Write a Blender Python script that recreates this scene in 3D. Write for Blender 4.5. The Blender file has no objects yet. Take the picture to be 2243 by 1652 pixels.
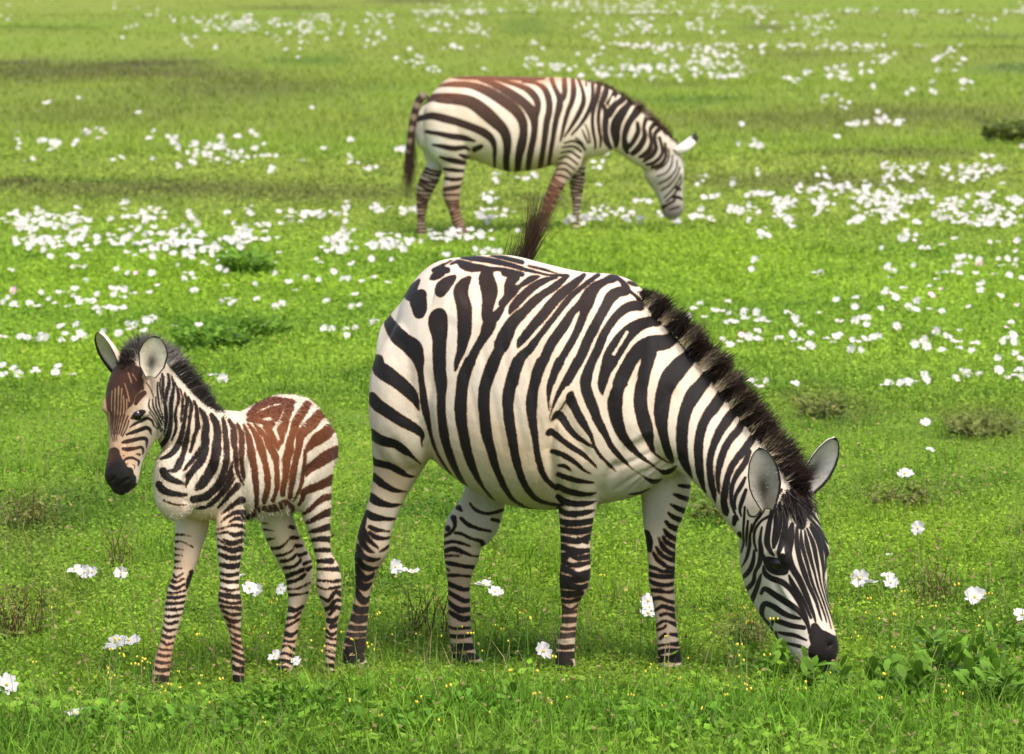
import bpy, math, random
import numpy as np
from mathutils import Vector, Matrix
R_ = math.radians
rng = np.random.default_rng(7)
random.seed(7)
sc = bpy.context.scene
COL = sc.collection

# ------------------------------------------------------------------ camera
IMW, IMH = 2243.0, 1652.0          # units the field sketch below is drawn in
FPX = 10670.0                      # focal length in those units (long lens)
CAMH = 2.4
PITCH = math.atan(946.0 / FPX)
CAM = np.array([0.0, 0.0, CAMH])
FWD = np.array([0.0, math.cos(PITCH), -math.sin(PITCH)])
UPV = np.array([0.0, math.sin(PITCH), math.cos(PITCH)])
RGT = np.array([1.0, 0.0, 0.0])
cam = bpy.data.cameras.new('camera')
cam.sensor_width = 36.0
cam.lens = 36.0 * FPX / IMW
cam.clip_end = 5000
cam.dof.use_dof = True
cam.dof.focus_distance = 15.9
cam.dof.aperture_fstop = 10.0
camo = bpy.data.objects.new('camera', cam)
COL.objects.link(camo)
camo.location = CAM
camo.rotation_euler = (math.pi / 2 - PITCH, 0, 0)
sc.camera = camo

# ------------------------------------------------------------------ light
SUN_EL, SUN_AZ = R_(58), R_(150)    # azimuth clockwise from +Y: behind the camera, to the right
w = bpy.data.worlds.new('World'); sc.world = w; w.use_nodes = True
nt = w.node_tree
sky = nt.nodes.new('ShaderNodeTexSky'); sky.sky_type = 'NISHITA'; sky.sun_disc = False
sky.sun_elevation = SUN_EL; sky.sun_rotation = SUN_AZ
sky.air_density = 1.0; sky.dust_density = 4.0; sky.ozone_density = 0.6
bg = nt.nodes['Background']; bg.inputs[1].default_value = 0.142
nt.links.new(sky.outputs[0], bg.inputs[0])
sl = bpy.data.lights.new('sun', 'SUN'); sl.energy = 1.8; sl.angle = R_(24); sl.color = (1.0, 0.965, 0.91)
so = bpy.data.objects.new('sun', sl); COL.objects.link(so)
sd_ = Vector((math.sin(SUN_AZ) * math.cos(SUN_EL), math.cos(SUN_AZ) * math.cos(SUN_EL), math.sin(SUN_EL)))
so.rotation_euler = sd_.to_track_quat('Z', 'Y').to_euler()
sc.view_settings.view_transform = 'Standard'
sc.view_settings.look = 'None'
sc.view_settings.exposure = 1.0
sc.cycles.max_bounces = 5
sc.cycles.transparent_max_bounces = 4

# ------------------------------------------------------------------ helpers
def ray(u, v):
    d = FWD + RGT * ((u - IMW / 2) / FPX) + UPV * ((IMH / 2 - v) / FPX)
    return d

def ground_pt(u, v):
    d = ray(u, v); s = -CAMH / d[2]
    return CAM + d * s

def proj(P):
    D = P - CAM
    z = D @ FWD
    return np.stack([IMW / 2 + FPX * (D @ RGT) / z, IMH / 2 - FPX * (D @ UPV) / z], 1), z

def unit(a):
    return a / np.linalg.norm(a)

def tag(o, label=None, cat=None, group=None, kind=None):
    if label: o['label'] = label
    if cat: o['category'] = cat
    if group: o['group'] = group
    if kind: o['kind'] = kind
    return o

def mesh_np(name, V, faces_list, mats=(), attrs=None, smooth=True, fmat=None):
    """faces_list: list of int arrays (n,k) - triangles and/or quads."""
    me = bpy.data.meshes.new(name)
    V = np.ascontiguousarray(V, dtype=np.float32)
    loops = np.concatenate([f.ravel() for f in faces_list]).astype(np.int32)
    tot = np.concatenate([np.full(len(f), f.shape[1], np.int32) for f in faces_list])
    start = np.concatenate([[0], np.cumsum(tot)[:-1]]).astype(np.int32)
    me.vertices.add(len(V)); me.vertices.foreach_set('co', V.ravel())
    me.loops.add(len(loops)); me.loops.foreach_set('vertex_index', loops)
    me.polygons.add(len(tot)); me.polygons.foreach_set('loop_start', start)
    me.polygons.foreach_set('loop_total', tot)
    if fmat is not None: me.polygons.foreach_set('material_index', np.asarray(fmat, np.int32))
    me.polygons.foreach_set('use_smooth', np.full(len(tot), smooth))
    for m in mats: me.materials.append(m)
    for k, a in (attrs or {}).items():
        a = np.asarray(a, np.float32)
        if a.ndim == 1:
            at = me.attributes.new(k, 'FLOAT', 'POINT'); at.data.foreach_set('value', a)
        else:
            if a.shape[1] == 3: a = np.concatenate([a, np.ones((len(a), 1), np.float32)], 1)
            at = me.attributes.new(k, 'FLOAT_COLOR', 'POINT'); at.data.foreach_set('color', np.ascontiguousarray(a).ravel())
    me.update(); me.validate()
    return me

def link(name, me, parent=None):
    o = bpy.data.objects.new(name, me); COL.objects.link(o)
    if parent is not None: o.parent = parent
    return o

def lat_noise(x, y, scale, seed):
    """smooth value noise, 0..1"""
    x = np.asarray(x) / scale; y = np.asarray(y) / scale
    xi = np.floor(x).astype(np.int64); yi = np.floor(y).astype(np.int64)
    fx = x - xi; fy = y - yi
    fx = fx * fx * (3 - 2 * fx); fy = fy * fy * (3 - 2 * fy)
    def h(a, b):
        n = (a * 374761393 + b * 668265263 + seed * 974634777) & 0x7fffffff
        n = ((n ^ (n >> 13)) * 1274126177) & 0x7fffffff
        return ((n ^ (n >> 16)) & 0xffff) / 65535.0
    return ((h(xi, yi) * (1 - fx) + h(xi + 1, yi) * fx) * (1 - fy)
            + (h(xi, yi + 1) * (1 - fx) + h(xi + 1, yi + 1) * fx) * fy)

def node(nt, t, **kw):
    n = nt.nodes.new(t)
    for k, v in kw.items(): setattr(n, k, v)
    return n

def new_mat(name):
    m = bpy.data.materials.new(name); m.use_nodes = True
    return m, m.node_tree, m.node_tree.nodes['Principled BSDF']
# ------------------------------------------------------------------ coat patterns, with one stroke of painted shade
# every stroke: x y w  x y w ...  (centre line and full width) in the sketch sheet it was drawn on;
# E = a light stroke laid over the dark ones.
SHEET = {'A': (1050, 720, 4.858), 'B': (1450, 760, 4.858), 'C': (1050, 1040, 3.842), 'D': (1530, 1040, 4.237),
         'E': (1780, 850, 2.542), 'G': (960, 1260, 2.359), 'F': (1560, 1260, 2.361), 'H': (2080, 1220, 2.2325),
         'J': (260, 930, 3.3048), 'K': (600, 1110, 3.67), 'L': (350, 1400, 2.5414), 'M': (240, 920, 2.754),
         'P': (1140, 200, 3.3033), 'Q': (1640, 220, 3.755)}
SK = 0.76215
def sheet_pt(s, x, y):
    a, b, k = SHEET[s]
    return (a + x / k) * SK, (b + y / k) * SK

def strokes(spec):
    out = []
    for block in spec:
        s, txt = block
        k = SK / SHEET[s][2]
        for st in txt.replace('\n', ' ').split(';'):
            st = st.split()
            if not st: continue
            er = st[0] == 'E'
            n = np.array([float(q) for q in (st[1:] if er else st)]).reshape(-1, 3)
            P = np.array([sheet_pt(s, q[0], q[1]) for q in n]); W = n[:, 2] * k / 2; W = W * (1.28 if s in 'HQ' else 1.14 if s == 'J' else 1) + (-1 if er else 1) * np.clip(W * .12 + .3, .45, 1.5); W = np.maximum(W, (.7 if er else 1.25) if s != 'H' else 1.5)
            if len(P) > 2:                              # Catmull-Rom
                Q = np.concatenate([P, W[:, None]], 1)
                Q = np.concatenate([[2 * Q[0] - Q[1]], Q, [2 * Q[-1] - Q[-2]]])
                r = []
                for i in range(1, len(Q) - 2):
                    for t in (0, .25, .5, .75):
                        a, b, c, d = Q[i - 1:i + 3]
                        r.append(.5 * (2 * b + (c - a) * t + (2 * a - 5 * b + 4 * c - d) * t * t + (3 * b - a - 3 * c + d) * t ** 3))
                r.append(Q[-2]); r = np.array(r)
                P = r[:, :2]; W = np.maximum(r[:, 2], .2)
            elif len(P) == 1:
                P = np.concatenate([P, P + .1]); W = np.concatenate([W, W])
            out.append((er, P, W))
    return out

def bands(s, path, spacing, w, wid, curve=0.12, seed=1):
    """cross bands along a leg: path x y pairs on sheet s"""
    r = random.Random(seed)
    pts = np.array(path, float).reshape(-1, 2)
    seg = np.linalg.norm(np.diff(pts, axis=0), axis=1); L = np.concatenate([[0], np.cumsum(seg)])
    out = []; d = spacing * .4
    while d < L[-1]:
        i = min(np.searchsorted(L, d, 'right') - 1, len(seg) - 1)
        t = (d - L[i]) / seg[i]; c = pts[i] + (pts[i + 1] - pts[i]) * t
        g = (pts[i + 1] - pts[i]) / seg[i]; nrm = np.array([-g[1], g[0]])
        ww = w * r.uniform(.75, 1.25); tl = r.uniform(-.15, .15)
        q = []
        for k in (-1, -.5, 0, .5, 1):
            p = c + nrm * wid * k + g * (wid * curve * (1 - k * k) + wid * tl * k)
            q.append('%.0f %.0f %.0f' % (p[0], p[1], ww))
        out.append(' '.join(q)); d += spacing * r.uniform(.85, 1.15)
    return (s, ';'.join(out))

MARE = [('A', '''1340 95 30 1500 110 70 1650 125 75 1800 155 75 2000 190 50 2190 240 35;
1750 75 20 1900 95 50 2190 165 60;
1190 190 25 1290 160 50 1380 205 110 1480 235 120 1600 245 90 1720 270 90 1840 258 45 2000 285 60 2190 335 60;
1700 300 140 1690 400 200 1720 500 225 1733 600 205 1727 700 175 1703 800 145 1700 900 140 1735 1000 175 1705 1100 165 1655 1200 125 1595 1300 110 1540 1400 105 1490 1500 110 1440 1620 120 1410 1690 120;
2050 340 130 2080 400 140 2060 450 150 2030 560 140 1985 660 105 1930 760 60 1880 840 90 1810 930 120;
1450 385 60 1380 460 130 1335 550 185 1340 650 190 1372 750 195 1385 850 190 1388 950 185 1385 1050 190 1383 1150 175 1362 1250 150 1347 1350 120 1320 1450 95 1285 1550 75 1262 1650 45 1250 1690 10;
1040 900 170 1015 950 245 1015 1040 255 1030 1140 220 1035 1250 180 1033 1350 170 1035 1450 172 1036 1550 170 1036 1650 160;
320 900 60 330 1000 130 400 1120 190 480 1220 220 570 1290 220 660 1360 240 710 1450 190 745 1550 140 757 1650 95;
750 420 40 690 500 90 620 620 150;620 620 150 700 640 170 780 620 140;740 720 220 755 800 200 750 870 150;
1090 200 40 960 280 60;1080 270 100 1140 280 80;1080 280 110 1020 330 110 960 370 90 910 395 30;1090 200 20 1200 145 20;
1240 370 60 1170 430 130 1090 500 170 1050 570 150 1045 630 50;
2190 860 90 2120 920 130 2030 1040 150 1960 1150 150 1910 1270 150 1875 1380 150 1815 1500 150 1765 1650 150'''),
('B', '''0 120 80 120 145 90 240 140 40;100 200 120 60 300 110 40 400 90;480 165 30 390 195 80 300 245 75 210 295 75 120 370 120 40 460 110 -30 540 100;
E 330 140 25 260 195 45 190 260 45 160 280 20;
70 690 20 110 610 90 190 510 110 300 400 105 420 305 100 520 245 85 620 205 60 730 180 35;
-40 1120 210 20 980 190 90 850 150 190 740 130 300 630 120 420 510 115 540 415 95 660 340 95 780 250 85 880 165 50;
185 1165 20 220 1090 85 320 960 110 440 815 120 560 680 125 680 530 130 810 400 125 940 300 115 1040 215 80 1110 150 50;
110 1650 150 165 1430 140 240 1290 130 360 1170 105 480 1010 85 610 845 75 745 670 75 840 545 80 950 425 75 1080 320 65 1200 225 60 1310 145 50;
430 1650 130 480 1480 130 560 1310 130 640 1130 130 740 980 130 850 830 120 930 690 100 1020 600 100 1090 530 120;
660 1650 75 730 1450 95 850 1230 90 950 1060 90 1040 870 100 1110 680 110 1140 540 190 1190 420 180 1280 310 130 1400 240 90 1500 200 110 1560 190 60;
870 1650 90 980 1450 110 1070 1280 120 1150 1090 125 1260 870 125 1350 700 120 1430 550 130 1500 440 150 1600 385 130 1690 370 120;
1560 180 60 1640 240 60 1700 320 90 1740 370 50 1820 430 40 1880 500 60 1920 560 70;
1130 1650 135 1190 1440 110 1280 1230 110 1380 1000 105 1480 830 100 1580 705 105 1700 610 120 1820 575 125 1900 590 110;
1370 1650 120 1420 1450 150 1500 1280 210 1590 1130 220 1690 1000 200 1800 900 180 1920 830 150 2050 800 130 2130 800 120;
E 1470 1370 50 1530 1250 55 1620 1100 50 1710 950 50;
2190 1080 150 2080 1130 190 1980 1220 200 1880 1340 200 1770 1490 200 1640 1650 150;2000 1250 170 1960 1400 150 1930 1560 130 1930 1650 130;
E 1920 1290 40 1870 1400 70 1800 1550 110 1770 1650 120;
0 5 40 200 50 45 400 100 40 620 150 30 760 150 40 880 160 40;330 20 30 500 60 30 640 100 24 740 130 16;1730 250 40 1830 280 60 1950 265 30;1900 400 40 2000 400 80 2120 400 90'''),
('C', '''818 -10 130 823 100 125 835 200 125 840 300 108 840 400 90 838 500 86 845 600 88 857 700 92 870 800 96 888 900 82 925 1000 80 960 1100 70 1003 1200 55 1057 1300 42 1125 1400 25 1160 1440 8;
585 -10 90 605 80 66 618 200 58 632 300 62 643 400 72 658 500 72 680 600 66 700 700 46 722 800 34 750 900 36 788 1000 28 845 1100 26 905 1190 18 945 1240 6;
140 -20 110 150 60 150 230 130 165 330 200 150 430 280 140 510 360 120 555 440 70 585 520 25 595 545 4;
75 400 110 140 480 130 230 540 120 330 610 115 430 670 110 520 720 95 590 770 75 630 820 40 622 880 20 628 940 10;
65 790 90 140 850 95 230 885 95 330 910 85 420 970 75 500 1030 45 560 1085 25 612 1132 8;
60 1060 50 110 1110 65 200 1135 70 290 1160 65 380 1210 65 460 1255 40 545 1270 12;
85 1260 60 140 1310 75 220 1370 65 310 1415 50 390 1430 30 455 1435 10;
55 1480 70 110 1530 85 200 1570 65 300 1585 45 400 1575 14;
1155 0 115 1110 100 125 1080 200 130 1067 300 122 1057 400 122 1052 500 124 1057 600 116 1065 700 112 1085 800 108 1103 900 102 1128 1000 92 1160 1100 88 1200 1200 68 1245 1300 48 1310 1400 32 1390 1500 22 1445 1545 6;
1415 0 125 1375 100 125 1343 200 120 1318 300 118 1310 400 120 1308 500 115 1316 600 113 1325 700 108 1340 800 106 1364 900 96 1392 1000 90 1418 1100 82 1452 1200 70 1497 1300 66 1543 1400 54 1612 1500 42 1700 1570 30 1800 1615 18 1880 1635 8;
1690 0 125 1650 100 125 1618 200 125 1592 300 115 1577 400 115 1575 500 110 1585 600 108 1597 700 105 1614 800 98 1630 900 90 1648 1000 86 1668 1100 84 1697 1200 74 1732 1300 64 1785 1400 60 1860 1490 52 1960 1550 40 2113 1580 26 2200 1585 16;
1942 0 100 1905 100 105 1880 200 105 1857 300 105 1842 400 110 1835 500 110 1838 600 95 1850 700 85 1868 800 70 1883 900 62 1897 1000 58 1915 1100 60 1945 1200 58 1990 1290 50 2080 1380 42'''),
('D', '''90 1280 60 150 1400 60 230 1490 50 300 1545 40;
330 0 105 285 100 95 245 200 75 215 300 65 200 400 42 197 500 24 203 590 8;
550 0 105 490 100 90 430 200 78 365 300 62 312 400 50 268 500 32 232 600 16 205 700 5;
725 0 95 685 100 108 648 200 113 642 260 116 652 320 118 675 400 120 715 500 125 755 600 110 790 700 98 842 800 88 895 900 70 945 1000 58 1010 1090 62 1090 1180 50 1150 1240 35 1200 1290 14 1330 1380 8 1420 1440 40 1500 1460 45 1600 1440 25;
950 0 160 890 110 120 862 200 105 850 300 84 850 370 45 855 408 8;
1225 0 85 1165 110 105 1110 210 120 1060 300 130 1020 400 150 1005 500 170 1010 600 160 1025 700 140 1055 800 125 1100 900 105 1170 1000 85 1260 1100 65 1340 1170 45 1440 1240 22 1530 1310 22 1600 1345 55 1680 1330 50 1755 1270 10;
1410 0 130 1375 100 128 1353 200 130 1330 300 138 1320 400 148 1318 500 152 1330 600 155 1355 700 160 1388 800 150 1412 900 120 1435 1000 70 1482 1100 32 1545 1160 28 1640 1215 20 1700 1235 8;
490 360 15 465 410 80 470 470 110 520 570 100 590 700 90 650 800 70 710 900 50 745 1000 30 770 1060 35 830 1150 40 900 1220 35 960 1280 35 1015 1335 10;
400 490 14 330 600 14 230 720 8;
240 710 20 300 640 70 350 670 90 400 740 75 470 840 65 550 920 60 640 980 45 720 1030 25 760 1050 10;
195 870 60 230 850 65 310 910 60 420 1000 60 530 1070 55 620 1130 50 700 1200 40 760 1260 25 790 1300 6;
235 1090 45 300 1105 60 400 1150 60 500 1210 50 570 1270 45 640 1330 30 710 1360 15;
320 1260 35 390 1270 45 440 1300 35 475 1330 8;1180 1615 10 1300 1600 30 1430 1550 12'''),
('E', '''0 640 90 30 560 80 80 480 90 150 390 100 240 350 110 330 340 100 390 310 80;215 420 110 200 490 80 180 560 75;
540 420 90 490 470 110 430 530 130 370 610 130 330 700 115 312 800 105 306 900 88 318 1000 65 340 1090 55 368 1170 48 392 1215 10;560 370 80 540 420 90;650 580 80 720 500 70;755 720 75 815 640 60;845 840 60 890 770 50;900 920 45 935 860 40;1000 1000 40 1050 930 34;390 310 80 450 230 70 480 160 50;540 420 90 600 330 90;250 190 60 290 110 60;
650 580 80 610 640 90 545 720 105 497 810 85 470 900 80 458 1000 78 457 1100 74 470 1190 66 500 1270 40 535 1335 8;
755 720 75 710 790 80 640 880 70 598 980 60 580 1080 58 578 1180 58 588 1290 50 608 1380 30 630 1440 6;
845 840 60 790 910 65 730 1000 58 690 1090 48 665 1180 44 662 1270 44 672 1360 44 688 1440 38 702 1510 10;
900 920 45 870 980 50 810 1050 50 765 1130 48 735 1220 45 720 1310 36 722 1390 25 728 1445 6;
1000 1000 40 960 1060 50 910 1130 50 860 1190 45 815 1260 45 785 1350 42 770 1440 45 765 1510 45 775 1570 45 785 1600 20;
950 1140 30 920 1220 38 870 1290 40 830 1370 32 818 1450 30 820 1520 22 845 1590 18 870 1640 12;
920 1330 20 890 1390 32 855 1450 28 840 1510 25 850 1560 14;925 1420 25 900 1490 32 880 1560 25 890 1610 14'''),
('G', '''220 500 30 260 530 45 340 545 30 420 548 10;200 520 45 190 580 50;240 600 22 290 620 25 375 632 10;240 640 20 280 670 28 340 680 25 380 670 10;
175 600 55 200 640 45 235 690 30 300 745 12;175 660 35 195 710 40 230 755 30 270 775 10;310 770 12 345 750 20 375 725 10;
160 730 30 180 780 40 220 815 35 270 825 25 310 815 10;145 790 40 170 830 40 200 870 40 250 885 30 295 875 10;
145 870 40 170 910 42 205 950 42 250 940 30 270 915 12;150 950 35 175 990 45 210 1010 45 250 985 20;150 1020 25 170 1070 40 205 1105 45 245 1080 20;
135 1140 30 170 1170 50 235 1160 40;120 1215 45 170 1230 50 225 1220 40;105 1280 30 160 1290 35 220 1285 25;80 1325 25 140 1335 30 215 1330 22;
75 1370 35 140 1385 45 205 1380 40;70 1440 60 140 1440 60 200 1430 50;80 1500 70 180 1490 60'''),
('F', '''105 245 30 170 270 32 250 290 28 345 302 10;102 325 30 160 355 38 240 375 35 310 380 25 360 370 10;102 395 30 150 430 40 230 445 38 310 440 25 365 425 8;
108 480 35 160 510 38 240 512 38 310 500 28 350 488 10;110 560 36 170 575 40 250 575 40 335 560 36;115 620 36 180 630 42 260 632 42 330 615 38;
122 680 40 180 690 42 240 700 30 290 680 40 325 670 40;240 680 20 300 705 28;128 735 38 180 755 40 240 770 40 310 760 30;
128 795 36 160 800 40;190 790 25 240 815 32 320 800 32;128 830 30 190 860 30 250 858 32 325 840 26;128 880 50 180 900 40 240 925 32 325 905 36;
116 940 40 180 960 42 240 960 42 320 945 36;108 990 45 180 1000 45 250 1015 36 310 995 30;114 1050 40 180 1060 40 260 1050 36;
120 1100 26 180 1110 22 250 1090 26;135 1140 20 190 1165 22 240 1130 16;128 1180 26 180 1180 22 238 1175 22;125 1235 38 180 1235 38 232 1230 34;
118 1290 24 170 1295 20 228 1290 22;108 1340 40 160 1340 30 225 1330 30;98 1410 30 150 1420 30 210 1410 24;88 1475 50 160 1475 50 215 1470 40;95 1530 50 180 1530 50'''),
('H', '''75 600 30 65 640 20;100 700 20 105 720 16;135 530 12 130 610 14 125 700 12 128 760 12 112 820 10;155 620 12 148 700 14 145 780 8;
180 640 10 168 720 14 165 780 18 145 860 16 115 915 6;270 510 18 235 580 18 200 630 14 180 690 10;150 545 8 165 585 10 205 590 8 235 550 6;
300 585 16 240 620 14 200 680 14 195 750 14 210 810 12;245 660 10 233 740 18 240 820 26 230 890 24 200 950 18 190 1010 22 150 1055 24 115 1078 22;
195 810 12 190 870 20 170 930 24 130 975 22 96 985 16;240 960 10 225 1010 22 200 1080 24 175 1140 26 165 1190 16;
370 420 16 330 470 22 320 530 26 300 600 24 285 680 28 278 760 30 300 815 22 320 840 12;360 500 14 350 580 40 345 660 42 330 740 34 320 790 16;
415 480 40 400 560 30 395 650 28 385 720 34 360 800 26 350 830 16;
440 640 20 425 720 44 415 800 40 420 850 30 440 920 34 482 990 32 515 1060 30 550 1150 24 580 1230 16 590 1270 10;
470 660 16 470 760 26 490 870 26 520 960 28 545 1030 22 590 1130 18 620 1230 12 630 1260 6;495 680 10 500 760 22 520 840 20 545 930 18 570 1020 16 610 1120 12 650 1230 10 660 1270 6;
520 680 10 535 770 24 560 870 20 585 960 14 605 1040 12 640 1140 10 672 1240 8 690 1310 6;535 670 12 575 770 24 595 870 20 610 950 14 625 1030 10 655 1130 8 690 1230 8 715 1310 6;
555 660 14 610 760 26 630 850 22 640 940 14 640 1010 8 665 1120 7 700 1230 6 720 1310 5;560 640 14 620 730 26 660 820 26 660 890 20 645 960 8 655 1040 6 685 1150 6 705 1210 5;
540 590 12 610 670 20 660 740 22 700 790 22 690 830 14;530 540 12 580 590 14 630 660 12 690 760 10;665 1000 8 670 1060 10 668 1120 8 685 1170 6;
285 885 40 335 905 70 385 920 56;258 840 12 268 880 24 290 920 30 330 945 30 380 952 26 405 950 16;280 858 18 330 862 14 380 880 22;360 845 24 385 850 30 400 890 24;
255 910 12 265 955 26 310 990 28 370 1010 30 420 1050 26 460 1100 26 500 1170 24 530 1240 18 550 1300 10;420 970 12 440 1020 24 480 1080 22 520 1150 18 560 1240 14;
240 1085 16 265 1055 24 330 1095 30 400 1140 32 460 1180 28 510 1230 26 540 1290 18 548 1340 12;285 1280 20 250 1240 22 245 1190 26 265 1150 26 320 1170 28 380 1210 28 440 1235 24 490 1245 14;
310 1290 8 320 1255 22 370 1270 26 430 1290 26 515 1305 22;335 1330 10 350 1390 8;355 1335 14 400 1345 20 460 1355 20 530 1385 10;300 1300 10 325 1340 10 360 1400 8;
385 1400 14 430 1410 16 490 1425 18 540 1445 8;470 560 60 490 610 60 500 650 40;430 470 50 480 490 80 540 510 60;
585 1300 40 600 1360 80 640 1400 110 690 1420 100;690 1420 100 715 1400 60 740 1460 60;620 1460 120 680 1490 140 750 1520 80;620 1540 140 700 1570 150''')]
MARE_FH = [('G', '''845 470 35 865 490 15;810 540 35 820 590 20 790 640 18 740 665 20;770 610 35;920 440 10 960 485 18 1030 510 20 1100 500 18 1165 480 22;1070 550 20 1115 560 25;
860 540 20 900 580 25 970 610 20 1060 630 16;820 640 18 870 650 22 930 680 18 1000 700 22 1010 720 30;740 715 18 800 700 20 860 710 18 920 730 14;
745 765 25 810 750 30 870 770 25 930 795 16 985 800 12;745 800 14 800 795 16 860 800 10;745 840 16 800 850 25 870 865 25 950 875 22;745 880 20 780 895 10;
760 930 20 830 930 20 920 935 16;765 980 30 820 1005 30 880 1025 30 920 1020 20;770 1040 25 830 1075 30 880 1100 30 920 1100 20;770 1100 20 810 1140 30 860 1165 35 920 1160 25;
770 1170 18 820 1200 30 870 1225 35 925 1220 30;770 1270 16 820 1290 20 930 1285 20;785 1340 25 850 1345 30 935 1335 20;795 1420 50 880 1415 50 945 1410 40;805 1490 50 900 1480 50 970 1480 40;850 1540 60 1000 1550 50''')]
MARE_FF = [('F', '''920 320 14 960 325 24 1015 330 28;890 380 14 930 395 26 990 415 32;870 450 14 905 470 28 965 495 32;850 505 14 890 535 30 945 560 32;835 565 18 865 595 32 920 620 36;
825 620 18 850 655 30 910 690 32;815 665 16 840 705 28 905 740 30;785 675 12 815 735 28 860 775 30 905 790 28;770 740 16 800 785 28 850 815 28 900 830 30;
745 770 14 775 820 28 820 855 26 850 875 20 898 885 26;720 870 24 770 885 22 820 905 22 898 905 20;720 920 28 780 935 30 840 940 30 898 935 26;715 960 18 760 985 28 830 998 26 898 985 22;
730 1030 22 790 1035 26 850 1045 22 898 1035 20;745 1090 24 800 1085 26 850 1105 24 895 1115 20;765 1165 16 810 1140 26 850 1150 26 900 1165 26;800 1200 22 840 1190 18 900 1210 34;
765 1275 14 800 1250 18 840 1240 14 905 1265 30;775 1300 16 815 1290 16 835 1270 12;870 1330 20 915 1335 30;795 1360 20 830 1330 22;775 1410 20 830 1400 16 920 1395 30;
785 1455 30 850 1440 30 925 1450 40;785 1500 40 860 1500 50 940 1490 50;700 650 50 715 700 55 725 760 30''')]

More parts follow.
